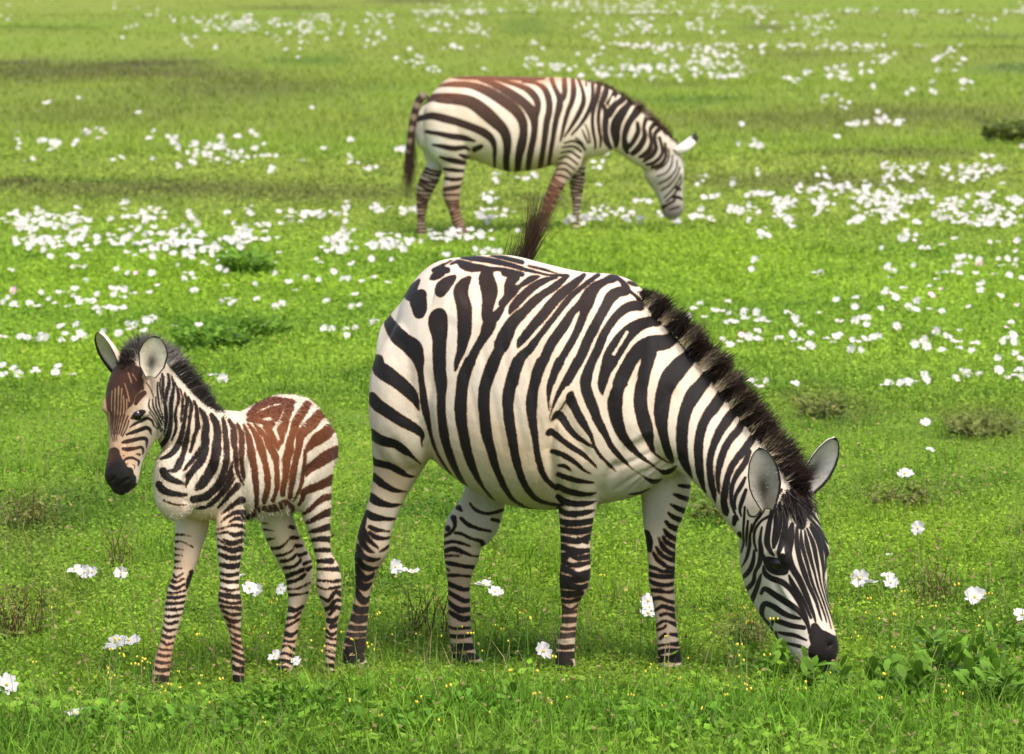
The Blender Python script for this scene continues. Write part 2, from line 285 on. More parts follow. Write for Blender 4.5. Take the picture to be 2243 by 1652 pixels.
FOAL = [('J', '''260 560 140 330 520 150 420 560 140;300 650 220 230 700 130;400 660 140 460 610 80;220 790 110 300 760 120 360 740 80;
185 600 70 180 700 60 185 800 50;240 500 110 330 450 130 430 470 110;300 390 80 380 390 80;190 760 30 194 820 24 196 870 16 195 950 10 200 1050 8 215 1120 6;216 780 30 215 850 24 212 950 14 215 1050 8;250 780 34 246 840 28 235 950 14 228 1050 10 225 1120 6;280 780 32 273 845 24 255 950 14 240 1050 10;
308 790 30 299 850 22 275 950 14 255 1050 10 240 1120 6;336 790 28 326 850 22 302 940 14 272 1050 10;355 880 14 325 960 14 290 1060 10;365 920 12 345 990 12 305 1070 10;
E 268 600 7 264 700 8 262 790 8 256 860 7;E 298 620 7 292 720 8 290 800 8 282 870 7;E 325 570 8 350 650 8 370 740 10;E 312 690 8 318 780 8 312 860 7;E 345 720 8 344 800 7 335 850 6;E 490 640 14 440 690 18 420 760 16 380 820 12 340 860 12;E 540 690 40 500 745 34 465 770 24;
E 236 620 7 232 720 8 231 800 8 229 870 6;E 205 640 7 200 730 8 200 830 8;E 400 480 8 440 540 8;E 360 470 7 390 560 7;
510 660 40 460 700 50 430 760 30;E 400 845 22 450 808 24 512 798 18;390 900 20 430 880 50 480 850 50 510 840 30;
375 985 10 420 955 22 480 925 28 540 900 24 585 925 22 605 975 14 640 1000 8;340 1055 14 400 1035 30 470 1010 34 530 990 34 565 1010 28 575 1050 14;
305 1130 20 350 1120 34 420 1105 32 490 1090 32 530 1100 28 535 1140 20 530 1180 10;310 1190 26 360 1195 34 430 1185 28 480 1175 26 500 1200 22 498 1240 12;
435 1240 12 465 1245 22;390 1560 110;310 1310 12 340 1285 22 390 1275 24 430 1290 20 460 1310 20 455 1350 10;315 1255 14;340 1340 10 355 1330 8;400 1340 8 420 1350 10 415 1380 8;
225 1230 90 220 1300 150;230 1380 200 250 1450 230;260 1540 170;370 1480 110;160 1340 90;300 1500 140 340 1440 120 370 1400 60;200 1450 130;
560 720 10 555 790 12 600 860 12 650 950 10 680 1010 6;590 720 12 600 800 14 640 880 14 680 960 10;620 700 12 625 780 14 655 860 14 690 930 8;560 840 10 600 900 12 640 970 10 670 1020 6;530 560 12 570 620 10 600 700 8;
640 560 14 635 630 16 645 720 18 660 800 14 690 900 10;665 520 12 660 600 14 670 680 14 680 760 12;
680 480 20 690 560 24 685 640 24 700 720 26 715 820 30 715 920 28 705 1010 18 700 1060 8;735 480 20 745 560 26 725 650 30 715 740 20;
770 500 16 790 590 26 775 680 32 760 780 36 765 880 36 755 980 40 730 1080 44 680 1150 40 630 1190 24;
800 560 16 830 640 24 835 720 26 815 810 28 805 900 30 815 960 26 800 1040 24 770 1110 16;850 620 16 875 700 20 870 800 20 860 890 16 865 940 10;
890 660 16 915 740 26 905 840 30 890 940 34 870 1030 40 845 1120 48 800 1200 50 750 1250 40 670 1285 20;
930 700 20 960 790 26 945 880 32 935 970 34 920 1060 40 900 1150 44 880 1240 40 850 1320 60 800 1390 40 740 1400 20;
985 740 20 1010 820 30 1010 900 40 1015 990 40 985 1080 32 970 1150 30 950 1220 20;
1040 810 24 1080 880 50 1100 960 54 1090 1060 60 1085 1160 60 1075 1240 64 1040 1310 64 985 1380 56 940 1440 50 915 1510 30 905 1560 10;1050 1180 30 1000 1260 40 940 1330 36 890 1390 20;
1150 870 40 1195 960 60 1205 1060 64 1200 1160 70 1190 1260 76 1160 1360 80 1110 1450 76 1050 1530 66 1005 1570 30;
690 1400 60 720 1450 60 790 1490 50 850 1510 30 900 1530 8;650 1530 60 690 1580 60 760 1610 50 840 1625 40 910 1625 20'''),
('M', '''640 1430 14 720 1460 16 815 1465 10;870 1420 50 960 1400 50 1060 1330 46 1130 1250 30 1180 1150 24;900 1490 20 1000 1470 20 1080 1400 26 1160 1300 30 1200 1250 10'''),
('K', '''150 340 36 165 430 50 175 530 50 185 620 60 190 720 60 180 820 60 160 900 60 130 980 66 80 1060 70 0 1140 60;
215 360 40 260 440 50 265 540 60 270 620 60 285 700 50 285 780 50 290 850 40 310 930 30 345 1000 16 370 1040 8;
240 800 10 235 880 36 240 950 50 200 1020 36 140 1110 40 70 1190 36 0 1250 24;
300 400 30 345 500 50 350 600 60 345 700 56 345 780 40 355 860 40 365 940 34 370 990 10;
370 410 30 410 500 50 430 600 70 445 700 80 465 790 70 485 880 70 490 980 60 500 1080 56 505 1170 50 500 1260 40 490 1300 20;
420 400 30 470 470 50 520 560 66 550 650 76 575 740 70 595 830 62 615 920 60 620 1010 56 615 1100 56 590 1180 56 580 1230 40;
480 400 30 540 470 50 600 540 50 640 620 70 680 700 76 705 780 60 715 870 46 720 960 50 720 1050 46 705 1130 40 680 1210 40;
600 430 60 650 500 70 690 580 60 730 650 40 740 680 8;700 330 80 760 300 120;660 400 80 620 400 60;760 440 70 760 520 80 755 590 60 740 650 30;
430 300 60 520 220 70 620 170 80 720 150 70 800 160 60 880 170 60;480 330 60 600 290 80 700 250 80 780 220 60;420 350 40 520 370 50 600 380 40;
E 800 260 30 750 370 40 690 440 30 710 490 26 740 560 14;
850 230 90 820 310 80 800 380 80 800 460 60;1040 190 70 980 280 90 920 380 80 890 480 70 860 580 70 845 680 90 820 770 80 815 860 70 810 960 60 790 1050 56 775 1140 50;
1170 290 90 1100 380 110 1030 450 100 970 510 90 955 600 70 935 700 60 915 800 60 895 900 66 880 1000 60 865 1090 50 860 1170 50;
1290 440 110 1220 510 120 1130 570 110 1060 640 70 1020 700 40 1010 800 36 995 900 36 985 980 40 965 1060 40 940 1130 36 890 1210 20;
1340 690 110 1270 730 120 1180 790 110 1110 830 90 1050 880 80 1025 930 40;1310 980 90 1230 1020 80 1150 1060 76 1070 1090 76 1000 1120 60 990 1180 40 950 1250 20;
1280 1165 60 1210 1180 60 1140 1230 56 1080 1290 46 1010 1340 30 950 1370 10;1290 1325 70 1220 1350 66 1140 1390 50 1060 1430 30 1000 1450 8;
1280 1480 66 1210 1500 60 1130 1525 46 1060 1540 20;1280 1620 60 1200 1610 50 1120 1620 40 1060 1630 20;
400 1390 50 480 1340 60 560 1290 50 650 1290 60 760 1260 80 820 1230 50 880 1290 50 870 1330 30;E 430 1360 16 440 1410 8;E 500 1300 20 510 1370 8;E 545 1260 22 560 1330 8;E 610 1240 26 630 1320 10;E 665 1250 14 690 1310 8;E 720 1230 30 745 1300 10;E 780 1220 16 800 1290 6;E 830 1260 14 850 1310 6;E 590 1300 12 600 1350 6;E 470 1370 10 475 1410 5;
300 1050 60 250 1110 50 180 1190 40 100 1280 20;350 1200 70 280 1240 50 200 1300 40 130 1350 14;350 1330 50 280 1330 40 190 1380 26 140 1420 10;340 1400 40 280 1400 36 220 1430 16'''),
('L', '''890 95 26 830 115 26 780 150 20 740 190 10;890 180 30 830 190 26 770 220 20 720 260 8;890 225 26 830 230 22 780 260 12;890 285 30 820 280 24 770 290 16 700 310 14;
885 335 34 820 350 28 770 330 18 690 345 12;875 390 30 820 410 32 760 395 18 740 380 10;700 380 14 760 415 16 820 425 20;875 450 40 810 465 40 750 445 30 700 430 16;
870 510 34 800 520 36 710 490 20;865 570 40 790 580 38 712 565 26;860 630 26 790 645 26 718 630 22;860 690 26 790 695 24 712 675 20;862 745 18 790 755 18 716 735 18;
870 800 34 790 800 36 704 780 30;875 840 20 800 850 24 710 825 24;872 890 30 800 880 22 720 870 20;872 930 26 800 930 22 735 905 18;870 975 22 810 985 26 750 950 22;
868 1040 26 830 1030 20 775 1010 20;874 1090 20 830 1080 18 790 1050 12;874 1140 22 830 1120 18 795 1100 12;884 1190 24 840 1170 18 800 1150 16;894 1240 26 850 1220 20 802 1200 20;
904 1290 30 850 1270 26 802 1250 24;894 1340 50 840 1330 40 806 1310 30;894 1410 60 830 1400 50;864 1460 50;
1520 460 34 1460 460 30 1400 465 20;1530 540 44 1470 540 30 1420 540 16;1595 600 36 1530 600 30 1430 600 14;1605 680 22 1530 690 18 1420 680 18;1595 730 20 1530 740 16 1480 745 14 1420 720 14;
1605 780 36 1560 770 30 1510 830 20 1450 800 16;1608 830 20 1560 830 26 1520 880 30 1470 900 20;1605 890 24 1560 880 30 1520 930 22;1580 950 20 1540 980 40 1490 970 30;1580 1010 24 1530 1020 30;
1574 1060 16 1530 1080 16 1484 1040 16;1570 1110 16 1530 1110 12 1484 1090 14;1570 1160 14 1520 1150 14 1484 1140 12;1564 1210 16 1520 1200 16 1482 1190 14;1560 1260 22 1510 1240 16 1482 1230 14;
1555 1310 30 1500 1300 26;1560 1370 50 1530 1370 40 1580 1410 40''')]
FOAL_FF = [('L', '''395 350 14 450 350 14 500 360 6;385 400 16 440 400 14 520 440 4;385 450 14 450 460 10;382 495 14 440 500 10;382 545 26 430 545 14;380 590 18 440 595 10;375 640 16 400 660 16 445 630 14;
365 685 30 400 695 20 450 670 14;350 720 26 400 740 22 455 710 16;335 770 20 390 775 14 465 755 14;325 805 22 390 810 22 465 795 16;320 850 24 390 852 24 460 840 18;312 895 18 390 895 20 450 890 16;
305 940 16 350 950 22 435 935 16;305 970 14 340 1000 22 405 985 22;295 1025 18 340 1050 20 395 1040 14;290 1080 16 340 1100 20 385 1090 14;280 1120 16 330 1150 18 380 1140 14;
265 1180 14 320 1190 16 370 1190 14;255 1220 16 310 1235 20 365 1230 14;240 1270 18 290 1285 20 360 1280 16;230 1320 24 290 1340 26 355 1330 26;220 1390 40 300 1400 50 345 1400 40;220 1450 50 290 1460 50;
510 620 30 490 690 34 475 740 14;190 1510 50''')]
FOAL_FH = [('L', '''1000 260 10 1080 270 6;1040 310 12 1110 320 8;1060 385 26 1120 375 12;1095 450 24 1160 440 18 1225 380 10;1135 500 22 1200 490 16 1260 450 8;1160 545 24 1230 530 20 1280 490 14;
1185 590 22 1260 580 18 1310 530 14;1190 655 30 1270 630 28 1330 600 16;1195 700 30 1280 680 26 1340 640 20;1205 745 16 1290 740 16 1375 700 14;1210 790 24 1290 785 16 1365 770 14;
1215 890 40 1270 900 30 1325 870 20;1205 960 26 1260 950 16 1305 910 16;1190 1020 24 1250 995 18 1295 965 12;1185 1070 40 1240 1080 30 1285 1050 16;1175 1120 20 1240 1130 20 1275 1120 12;
1165 1170 26 1210 1160 16 1265 1190 20;1150 1220 24 1200 1215 16 1255 1240 24;1145 1270 30 1200 1270 22 1255 1290 24;1135 1320 40 1200 1330 40;1105 1390 60 1180 1380 50;
1230 290 30 1260 300 20;1240 370 30 1290 370 20;1270 430 24 1315 430 20;1300 500 24 1350 480 20;1330 560 20 1385 540 18;1360 600 30 1395 580 20''')]

REAR = [('P', '''480 60 20 600 70 40 750 72 46 900 80 36 1050 80 30 1250 90 36 1400 85 24;330 180 20 430 150 26 560 140 50 700 150 56 850 200 80 1000 290 90 1120 380 90 1190 480 80 1205 600 70 1185 720 80 1160 830 66 1145 980 50;
225 330 40 330 270 60 450 275 90 600 285 100 720 320 110 830 400 120 930 490 110 1010 570 90 1045 660 80 1050 760 66 1040 860 56 1045 980 50;
200 470 44 330 440 60 450 465 70 580 500 66 720 550 66 830 600 70 900 660 60 930 740 40 930 830 30 930 940 20;280 590 30 400 610 40 520 635 50 640 650 50 740 680 20;
340 715 16 430 730 40 540 750 46 640 740 36 690 760 20;740 760 50 800 730 40;600 810 20 650 830 40 685 840 20;410 830 16 470 850 36 560 870 50 660 890 36;
450 945 26 540 955 36 645 965 26;465 1035 30 550 1045 36 640 1035 20;450 1140 40 540 1125 40 620 1105 24;435 1190 20 530 1190 20 610 1190 14;
780 95 20 900 130 50 1020 190 66 1130 260 76 1220 330 80 1290 420 90 1310 520 60 1300 640 56 1275 760 56 1255 880 50 1245 980 40;
900 80 20 1050 120 30 1180 160 44 1270 210 60 1330 290 60 1340 370 50 1320 430 60;1200 110 30 1320 130 30 1400 180 50 1440 270 56 1450 380 56 1425 500 56 1410 620 50 1390 760 46 1370 880 44 1355 960 30;
1470 90 40 1500 170 40 1545 270 50 1545 350 60 1520 450 50 1500 550 46 1485 650 40 1465 760 36 1445 900 30;1590 70 40 1595 180 50 1590 260 40 1560 300 40;
1670 70 30 1680 200 50 1665 300 44 1630 390 40 1600 490 36 1575 590 26 1555 680 16;1720 80 26 1765 200 30 1775 300 40 1740 400 44 1690 490 36 1640 570 24 1590 640 12;1800 90 20 1800 160 14;
1860 130 30 1860 260 30 1840 350 34 1800 440 36 1740 530 26 1660 620 16;
1590 700 12 1680 680 18 1760 720 22 1790 770 14;1570 740 12 1680 730 18 1750 780 20;1560 790 10 1650 780 18 1740 840 18;1540 850 10 1620 830 16 1720 900 16;1530 900 12 1600 890 16 1690 950 14;
1520 950 12 1600 950 18 1660 1000 14;1500 1000 14 1570 1010 20 1640 1040 14;1700 650 12 1750 690 16 1790 760 14;1760 570 10 1790 640 16 1820 700 14;1790 520 10 1820 600 14 1840 690 10'''),  # the short, broad dark stroke before the thigh paints in flank shade
('Q', '''310 90 40 290 200 40 260 300 36 240 400 28 235 500 26 245 600 26 265 700 22 265 780 14;390 110 40 370 200 50 330 290 40 305 380 30 300 480 28 310 580 26 325 680 22 320 760 14;
500 130 50 460 220 46 410 290 40;360 320 30 380 400 40 375 500 50 375 600 44 390 700 50 430 770 30;E 460 230 30 430 310 30 395 400 20;
600 170 50 560 250 50 490 300 50 440 360 60 410 420 50;690 230 60 620 310 50 560 390 70 500 490 80 480 590 80 490 680 60 490 750 30;
760 310 80 700 400 60 640 480 50 600 570 50 580 660 40 590 750 50 610 820 30;720 500 26 730 580 40 700 660 40 650 740 36 610 790 20;
820 450 40 800 500 30 790 560 30 800 640 40 770 720 50 720 790 50 670 830 40;900 520 40 860 570 30 860 640 26 870 710 26 850 790 40 790 850 40 740 870 20;
950 570 40 910 620 30 910 700 30 920 780 36 880 850 36 810 900 30 780 920 10;960 660 24 980 740 24 990 820 24 950 890 28 880 940 28 820 950 20;1020 720 16 1030 800 20 1020 880 24 970 950 26 880 985 24;
1060 780 10 1060 880 10 1010 960 14 920 1010 12;1100 850 8 1090 950 12 1030 1040 12 930 1080 10;1150 900 8 1140 1000 10 1060 1100 12 950 1160 10;1180 980 10 1150 1060 10 1080 1160 12 980 1230 12;
1190 1060 8 1160 1130 10 1100 1220 12 1010 1310 12;1200 1130 8 1170 1180 14 1120 1270 14 1030 1350 14;1150 1200 30 1180 1220 24;1110 1300 26 1160 1305 26 1210 1330 18;980 1420 30 1050 1380 20 1120 1340 20;
1060 1440 12 1130 1420 14 1180 1400 10;1215 1470 26'''),
bands('P', [540, 1230, 545, 1320, 600, 1480, 650, 1580], 32, 17, 90, .1, 3),
bands('P', [1560, 1050, 1500, 1190, 1420, 1340, 1365, 1490], 30, 15, 100, .15, 4)]
REAR_FH = [bands('P', [340, 930, 270, 1120, 240, 1250, 230, 1400, 225, 1620], 34, 18, 110, .15, 5)]
REAR_FF = [bands('P', [1735, 920, 1710, 1150, 1705, 1300, 1700, 1480], 32, 14, 90, .1, 6)]
# ------------------------------------------------------------------ animals
import bmesh
from mathutils.bvhtree import BVHTree

def coat_material(name, scale=1.0):
    m, t, b = new_mat(name)
    tc = node(t, 'ShaderNodeTexCoord')
    sd = node(t, 'ShaderNodeAttribute', attribute_name='stripe')
    li = node(t, 'ShaderNodeAttribute', attribute_name='light_coat')
    da = node(t, 'ShaderNodeAttribute', attribute_name='dark_coat')
    mp = node(t, 'ShaderNodeMapping'); mp.inputs['Scale'].default_value = (1, 1, .55)
    t.links.new(tc.outputs['Object'], mp.inputs['Vector'])
    def noise(sc_, det, rough=.6):
        n = node(t, 'ShaderNodeTexNoise'); n.inputs['Scale'].default_value = sc_
        n.inputs['Detail'].default_value = det; n.inputs['Roughness'].default_value = rough
        t.links.new(mp.outputs[0], n.inputs['Vector']); return n
    def math_(op, a, b_=None):
        n = node(t, 'ShaderNodeMath', operation=op)
        for i, x in enumerate((a, b_)):
            if x is None: continue
            if isinstance(x, (int, float)): n.inputs[i].default_value = x
            else: t.links.new(x, n.inputs[i])
        return n.outputs[0]
    n1 = noise(170, 3); n2 = noise(28, 2)
    wa = node(t, 'ShaderNodeAttribute', attribute_name='ragged')
    wob = math_('ADD', math_('MULTIPLY', math_('SUBTRACT', n1.outputs[0], .5), .006 * scale),
                math_('MULTIPLY', math_('SUBTRACT', n2.outputs[0], .5), .006 * scale))
    v = math_('ADD', sd.outputs['Fac'], math_('MULTIPLY', wob, wa.outputs['Fac']))
    def step(lo, hi):
        mr = node(t, 'ShaderNodeMapRange', interpolation_type='SMOOTHSTEP')
        mr.inputs['From Min'].default_value = lo; mr.inputs['From Max'].default_value = hi
        t.links.new(v, mr.inputs['Value']); return mr
    mr = step(-.0026, .0010); mr2 = step(-.0004, .0030)
    # wear on the light hair: faint brown dust in cloudy patches
    n3 = noise(7, 5, .65); n4 = noise(420, 2)
    cr = node(t, 'ShaderNodeMapRange'); cr.inputs['From Min'].default_value = .42; cr.inputs['From Max'].default_value = .8
    cr.inputs['To Max'].default_value = .8
    t.links.new(n3.outputs[0], cr.inputs['Value'])
    dm = node(t, 'ShaderNodeMix', data_type='RGBA'); dm.blend_type = 'MULTIPLY'
    t.links.new(cr.outputs[0], dm.inputs[0]); t.links.new(li.outputs['Color'], dm.inputs[6])
    dm.inputs[7].default_value = (.80, .70, .56, 1)
    mx = node(t, 'ShaderNodeMix', data_type='RGBA')
    fr = node(t, 'ShaderNodeMix', data_type='RGBA'); fr.blend_type = 'MULTIPLY'; t.links.new(wa.outputs['Fac'], fr.inputs[0])     # brown-tipped hairs along each stripe
    fr.inputs[7].default_value = (.60, .44, .34, 1); t.links.new(dm.outputs[2], fr.inputs[6])
    fl = node(t, 'ShaderNodeMix', data_type='RGBA'); t.links.new(mr2.outputs[0], fl.inputs[0])
    t.links.new(fr.outputs[2], fl.inputs[6]); t.links.new(dm.outputs[2], fl.inputs[7])
    t.links.new(mr.outputs[0], mx.inputs[0]); t.links.new(da.outputs['Color'], mx.inputs[6]); t.links.new(fl.outputs[2], mx.inputs[7])
    hv = node(t, 'ShaderNodeHueSaturation')
    vv = math_('ADD', math_('MULTIPLY', n4.outputs[0], .36), .82)
    t.links.new(vv, hv.inputs['Value']); t.links.new(mx.outputs[2], hv.inputs['Color'])
    t.links.new(hv.outputs[0], b.inputs['Base Color'])
    b.inputs['Roughness'].default_value = .62
    b.inputs['Specular IOR Level'].default_value = .15
    b.inputs['Sheen Weight'].default_value = .04
    b.inputs['Sheen Roughness'].default_value = .5
    n5 = noise(260, 3); n6 = noise(40, 3)
    bu = node(t, 'ShaderNodeBump'); bu.inputs['Strength'].default_value = .35; bu.inputs['Distance'].default_value = .0022 * scale
    bu2 = node(t, 'ShaderNodeBump'); bu2.inputs['Strength'].default_value = .3; bu2.inputs['Distance'].default_value = .008 * scale
    t.links.new(n6.outputs[0], bu2.inputs['Height']); t.links.new(bu2.outputs[0], bu.inputs['Normal'])
    t.links.new(n5.outputs[0], bu.inputs['Height']); t.links.new(bu.outputs[0], b.inputs['Normal'])
    return m

def hair_material():
    m, t, b = new_mat('hair strands')
    a = node(t, 'ShaderNodeAttribute', attribute_name='tone')
    t.links.new(a.outputs['Color'], b.inputs['Base Color'])
    b.inputs['Roughness'].default_value = .5; b.inputs['Specular IOR Level'].default_value = .3
    return m

def plain(name, col, rough=.5, spec=.5, coat=0):
    m, t, b = new_mat(name)
    n = node(t, 'ShaderNodeTexNoise'); n.inputs['Scale'].default_value = 90
    mx = node(t, 'ShaderNodeMix', data_type='RGBA')
    mx.inputs[6].default_value = (*[c * .7 for c in col], 1); mx.inputs[7].default_value = (*[min(1, c * 1.25) for c in col], 1)
    t.links.new(n.outputs[0], mx.inputs[0]); t.links.new(mx.outputs[2], b.inputs['Base Color'])
    b.inputs['Roughness'].default_value = rough; b.inputs['Specular IOR Level'].default_value = spec
    b.inputs['Coat Weight'].default_value = coat
    return m

COAT = coat_material('zebra coat'); COAT_FOAL = coat_material('foal coat', 1.7)
HAIR = hair_material(); EYE = plain('dark wet eye', (.009, .006, .005), .16, .35, .15)
NR = 52

class Animal:
    def __init__(s, name, anchor, yaw_h, near_is_right, label, group):
        s.P0 = ground_pt(*anchor)
        s.h = np.array([math.cos(yaw_h), math.sin(yaw_h), 0.0])           # heading
        s.l = np.array([-s.h[1], s.h[0], 0.0])                            # its left
        s.m = np.linalg.norm(s.P0 - CAM) / FPX                            # metres per unit here
        s.root = bpy.data.objects.new(name, None); COL.objects.link(s.root)
        s.root.location = s.P0; s.root.rotation_euler = (0, 0, yaw_h)
        s.root.empty_display_size = .3
        tag(s.root, label, 'zebra', group)
        s.Rm = np.stack([s.h, s.l, np.array([0, 0, 1.0])], 1)
        s.V = []; s.F = []; s.n = 0; s.axes = []                          # axes: (layer, centres, radii)
    def pt(s, u, v, lat=0.0):
        d = ray(u, v); q = s.P0 + s.l * lat
        return CAM + d * (((q - CAM) @ s.l) / (d @ s.l))
    def rings(s, C, N, B, rn, rb, egg=0.0, p=2.2, layer='near', cap=.75):
        """loft ellipses: centre C, in-plane normal N, lateral B"""
        if len(C) > 2:                                                     # smooth the stations
            Q = np.array([np.concatenate([c, n_, b_, [r, q]]) for c, n_, b_, r, q in zip(C, N, B, rn, rb)])
            Q = np.concatenate([[2 * Q[0] - Q[1]], Q, [2 * Q[-1] - Q[-2]]]); r_ = []
            for i in range(1, len(Q) - 2):
                for t in (0, .25, .5, .75):
                    a, b, c, d = Q[i - 1:i + 3]
                    r_.append(.5 * (2 * b + (c - a) * t + (2 * a - 5 * b + 4 * c - d) * t * t + (3 * b - a - 3 * c + d) * t ** 3))
            Q = np.array(r_ + [Q[-2]]); C, N, B, rn, rb = Q[:, :3], Q[:, 3:6], Q[:, 6:9], Q[:, 9], Q[:, 10]
            N = N / np.linalg.norm(N, axis=1)[:, None]; B = B / np.linalg.norm(B, axis=1)[:, None]
        C = [np.array(c, float) for c in C]; k = len(C)
        def ex(i, j, f):
            d = C[i] - C[j]; L = np.linalg.norm(d)
            return C[i] + d / L * f
        r0 = min(rn[0], rb[0]) * cap; r1 = min(rn[-1], rb[-1]) * cap
        Cs = [ex(0, 1, r0), ex(0, 1, r0 * .7)] + C + [ex(-1, -2, r1 * .7), ex(-1, -2, r1)]
        Ns = [N[0]] * 2 + list(N) + [N[-1]] * 2; Bs = [B[0]] * 2 + list(B) + [B[-1]] * 2
        Rn = [rn[0] * .05, rn[0] * .7] + list(rn) + [rn[-1] * .7, rn[-1] * .05]
        Rb = [rb[0] * .05, rb[0] * .7] + list(rb) + [rb[-1] * .7, rb[-1] * .05]
        a = np.linspace(0, 2 * np.pi, NR, endpoint=False)
        ca = np.sign(np.cos(a)) * np.abs(np.cos(a)) ** (2 / p); sa = np.sign(np.sin(a)) * np.abs(np.sin(a)) ** (2 / p)
        V = []
        for c, n_, b_, r, q in zip(Cs, Ns, Bs, Rn, Rb):
            V.append(c + np.outer(sa * r, n_) + np.outer(ca * q * (1 + egg * sa), b_))
        m = len(V); V = np.concatenate(V)
        i = np.arange(m - 1)[:, None] * NR; j = np.arange(NR)[None]; j2 = (j + 1) % NR
        F = np.stack([i + j, i + j2, i + NR + j2, i + NR + j], -1).reshape(-1, 4)
        e0 = np.array([[0, j_ + 1, j_] for j_ in range(1, NR - 1)]); o = (m - 1) * NR
        e1 = np.array([[o, o + j_, o + j_ + 1] for j_ in range(1, NR - 1)])
        s.V.append(V); s.F += [F + s.n, e0 + s.n, e1 + s.n]; s.n += len(V)
        s.axes.append((layer, np.array(C), (np.array(rn) + np.array(rb)) / 2))
    def tube(s, pts, layer='near', p=2.2, egg=0.0, upright=False):
        """pts: u, v, lateral m, in-plane radius (units), lateral radius m"""
        C = [s.pt(q[0], q[1], q[2]) for q in pts]
        N, B = [], []
        for i in range(len(C)):
            t = unit(C[min(i + 1, len(C) - 1)] - C[max(i - 1, 0)])
            b = unit(s.l - t * (s.l @ t)); n = np.cross(t, b)
            if n[2] < 0 and abs(n[2]) > .3: n = -n
            if upright: n, b = np.array([0, 0, 1.0]), s.l
            N.append(n); B.append(b)
        for i in range(1, len(N)):
            if N[i] @ N[i - 1] < 0: N[i] = -N[i]
        s.rings(C, N, B, [q[3] * s.m for q in pts], [q[4] for q in pts], egg, p, layer)
    def torso(s, secs, lat=0.0, p=2.2, egg=-.16):
        s.tube([(u, (a + b) / 2, lat, (b - a) / 2, hw) for u, a, b, hw in secs], p=p, egg=egg, upright=True)
    def leg(s, rows, lat, layer='near', squash=.8, k=1.0, lat2=None):
        """rows: v, left u, right u"""
        n = len(rows); l2 = lat if lat2 is None else lat2
        s.tube([((a + b) / 2, v, lat + (l2 - lat) * i / (n - 1), (b - a) / 2 * k, (b - a) / 2 * s.m * squash) for i, (v, a, b) in enumerate(rows)], layer)
    def ball(s, c, ax, r, layer='near'):
        """ellipsoid: centre, three unit axes, three radii"""
        A = np.array(ax[0]); k = np.linspace(-1, 1, 9)[1:-1] * .97
        s.rings([c + A * r[0] * q for q in k], [ax[1]] * 7, [ax[2]] * 7,
                [r[1] * math.sqrt(1 - q * q) for q in k], [r[2] * math.sqrt(1 - q * q) for q in k], p=2.0, layer=layer, cap=.3)
    def head(s, poll, muzzle, lat0, lat1, phi, L_secs, scale=1.0):
        """head from poll to muzzle; phi turns the forehead from profile towards the viewer"""
        a = s.pt(*poll, lat0); b = s.pt(*muzzle, lat1)
        ax = unit(b - a); L = np.linalg.norm(b - a)
        hd = s.h                                                           # profile direction = its heading
        nr = unit(hd - ax * (hd @ ax)); nc = np.cross(nr, ax)
        if nc @ FWD > 0: nc = -nc
        n = unit(nr * math.cos(phi) + nc * math.sin(phi)); bt = np.cross(ax, n)
        s.H = (a, ax, n, bt, L)
        C, rn, rb = [], [], []
        for t, top, bot, hw in L_secs:
            C.append(a + ax * t * L + n * (top + bot) / 2 * L); rn.append((top - bot) / 2 * L); rb.append(hw * L)
        s.rings(C, [n] * len(C), [bt] * len(C), rn, rb, egg=.16, p=2.15, layer='head')
    def hp(s, t, n_, b_):
        a, ax, n, bt, L = s.H
        return a + ax * t * L + n * n_ * L + bt * b_ * L
    def hball(s, t, n_, b_, r, tilt=0.0):
        a, ax, n, bt, L = s.H
        a1 = ax * math.cos(tilt) + n * math.sin(tilt); n1 = np.cross(bt, a1)
        s.ball(s.hp(t, n_, b_), (a1, n1, bt), [q * L for q in r], 'head')
    fine = None
    folds = None
    def finish(s, voxel, smooth_it, mat, spec, far_layers, light, dark, lblobs=(), dblobs=()):
        V = (np.concatenate(s.V) - s.P0) @ s.Rm
        me = mesh_np('lofts', V, s.F)
        tmp = link('lofts', me)
        r = tmp.modifiers.new('r', 'REMESH'); r.mode = 'VOXEL'; r.voxel_size = voxel
        sm = tmp.modifiers.new('s', 'SMOOTH'); sm.factor = .5; sm.iterations = smooth_it
        dg = bpy.context.evaluated_depsgraph_get(); ev = tmp.evaluated_get(dg)
        body = bpy.data.meshes.new_from_object(ev)
        bpy.data.objects.remove(tmp); bpy.data.meshes.remove(me)
        if s.fine:
            co = np.empty(len(body.vertices) * 3, np.float32); body.vertices.foreach_get('co', co)
            q, _ = proj(co.reshape(-1, 3).astype(float) @ s.Rm.T + s.P0)
            inb = (q[:, 0] > s.fine[0]) & (q[:, 1] > s.fine[1]) & (q[:, 0] < s.fine[2]) & (q[:, 1] < s.fine[3])
            bm = bmesh.new(); bm.from_mesh(body); bm.verts.ensure_lookup_table()
            ed = [e for e in bm.edges if inb[e.verts[0].index] and inb[e.verts[1].index]]
            bmesh.ops.subdivide_edges(bm, edges=ed, cuts=1, use_grid_fill=True, smooth=0)
            bmesh.ops.triangulate(bm, faces=[f for f in bm.faces if len(f.verts) > 4])
            bm.to_mesh(body); bm.free()
        n = len(body.vertices); co = np.empty(n * 3, np.float32); body.vertices.foreach_get('co', co)
        W = co.reshape(-1, 3).astype(float) @ s.Rm.T + s.P0
        s.W = W
        uv, _ = proj(W); s.uv = uv
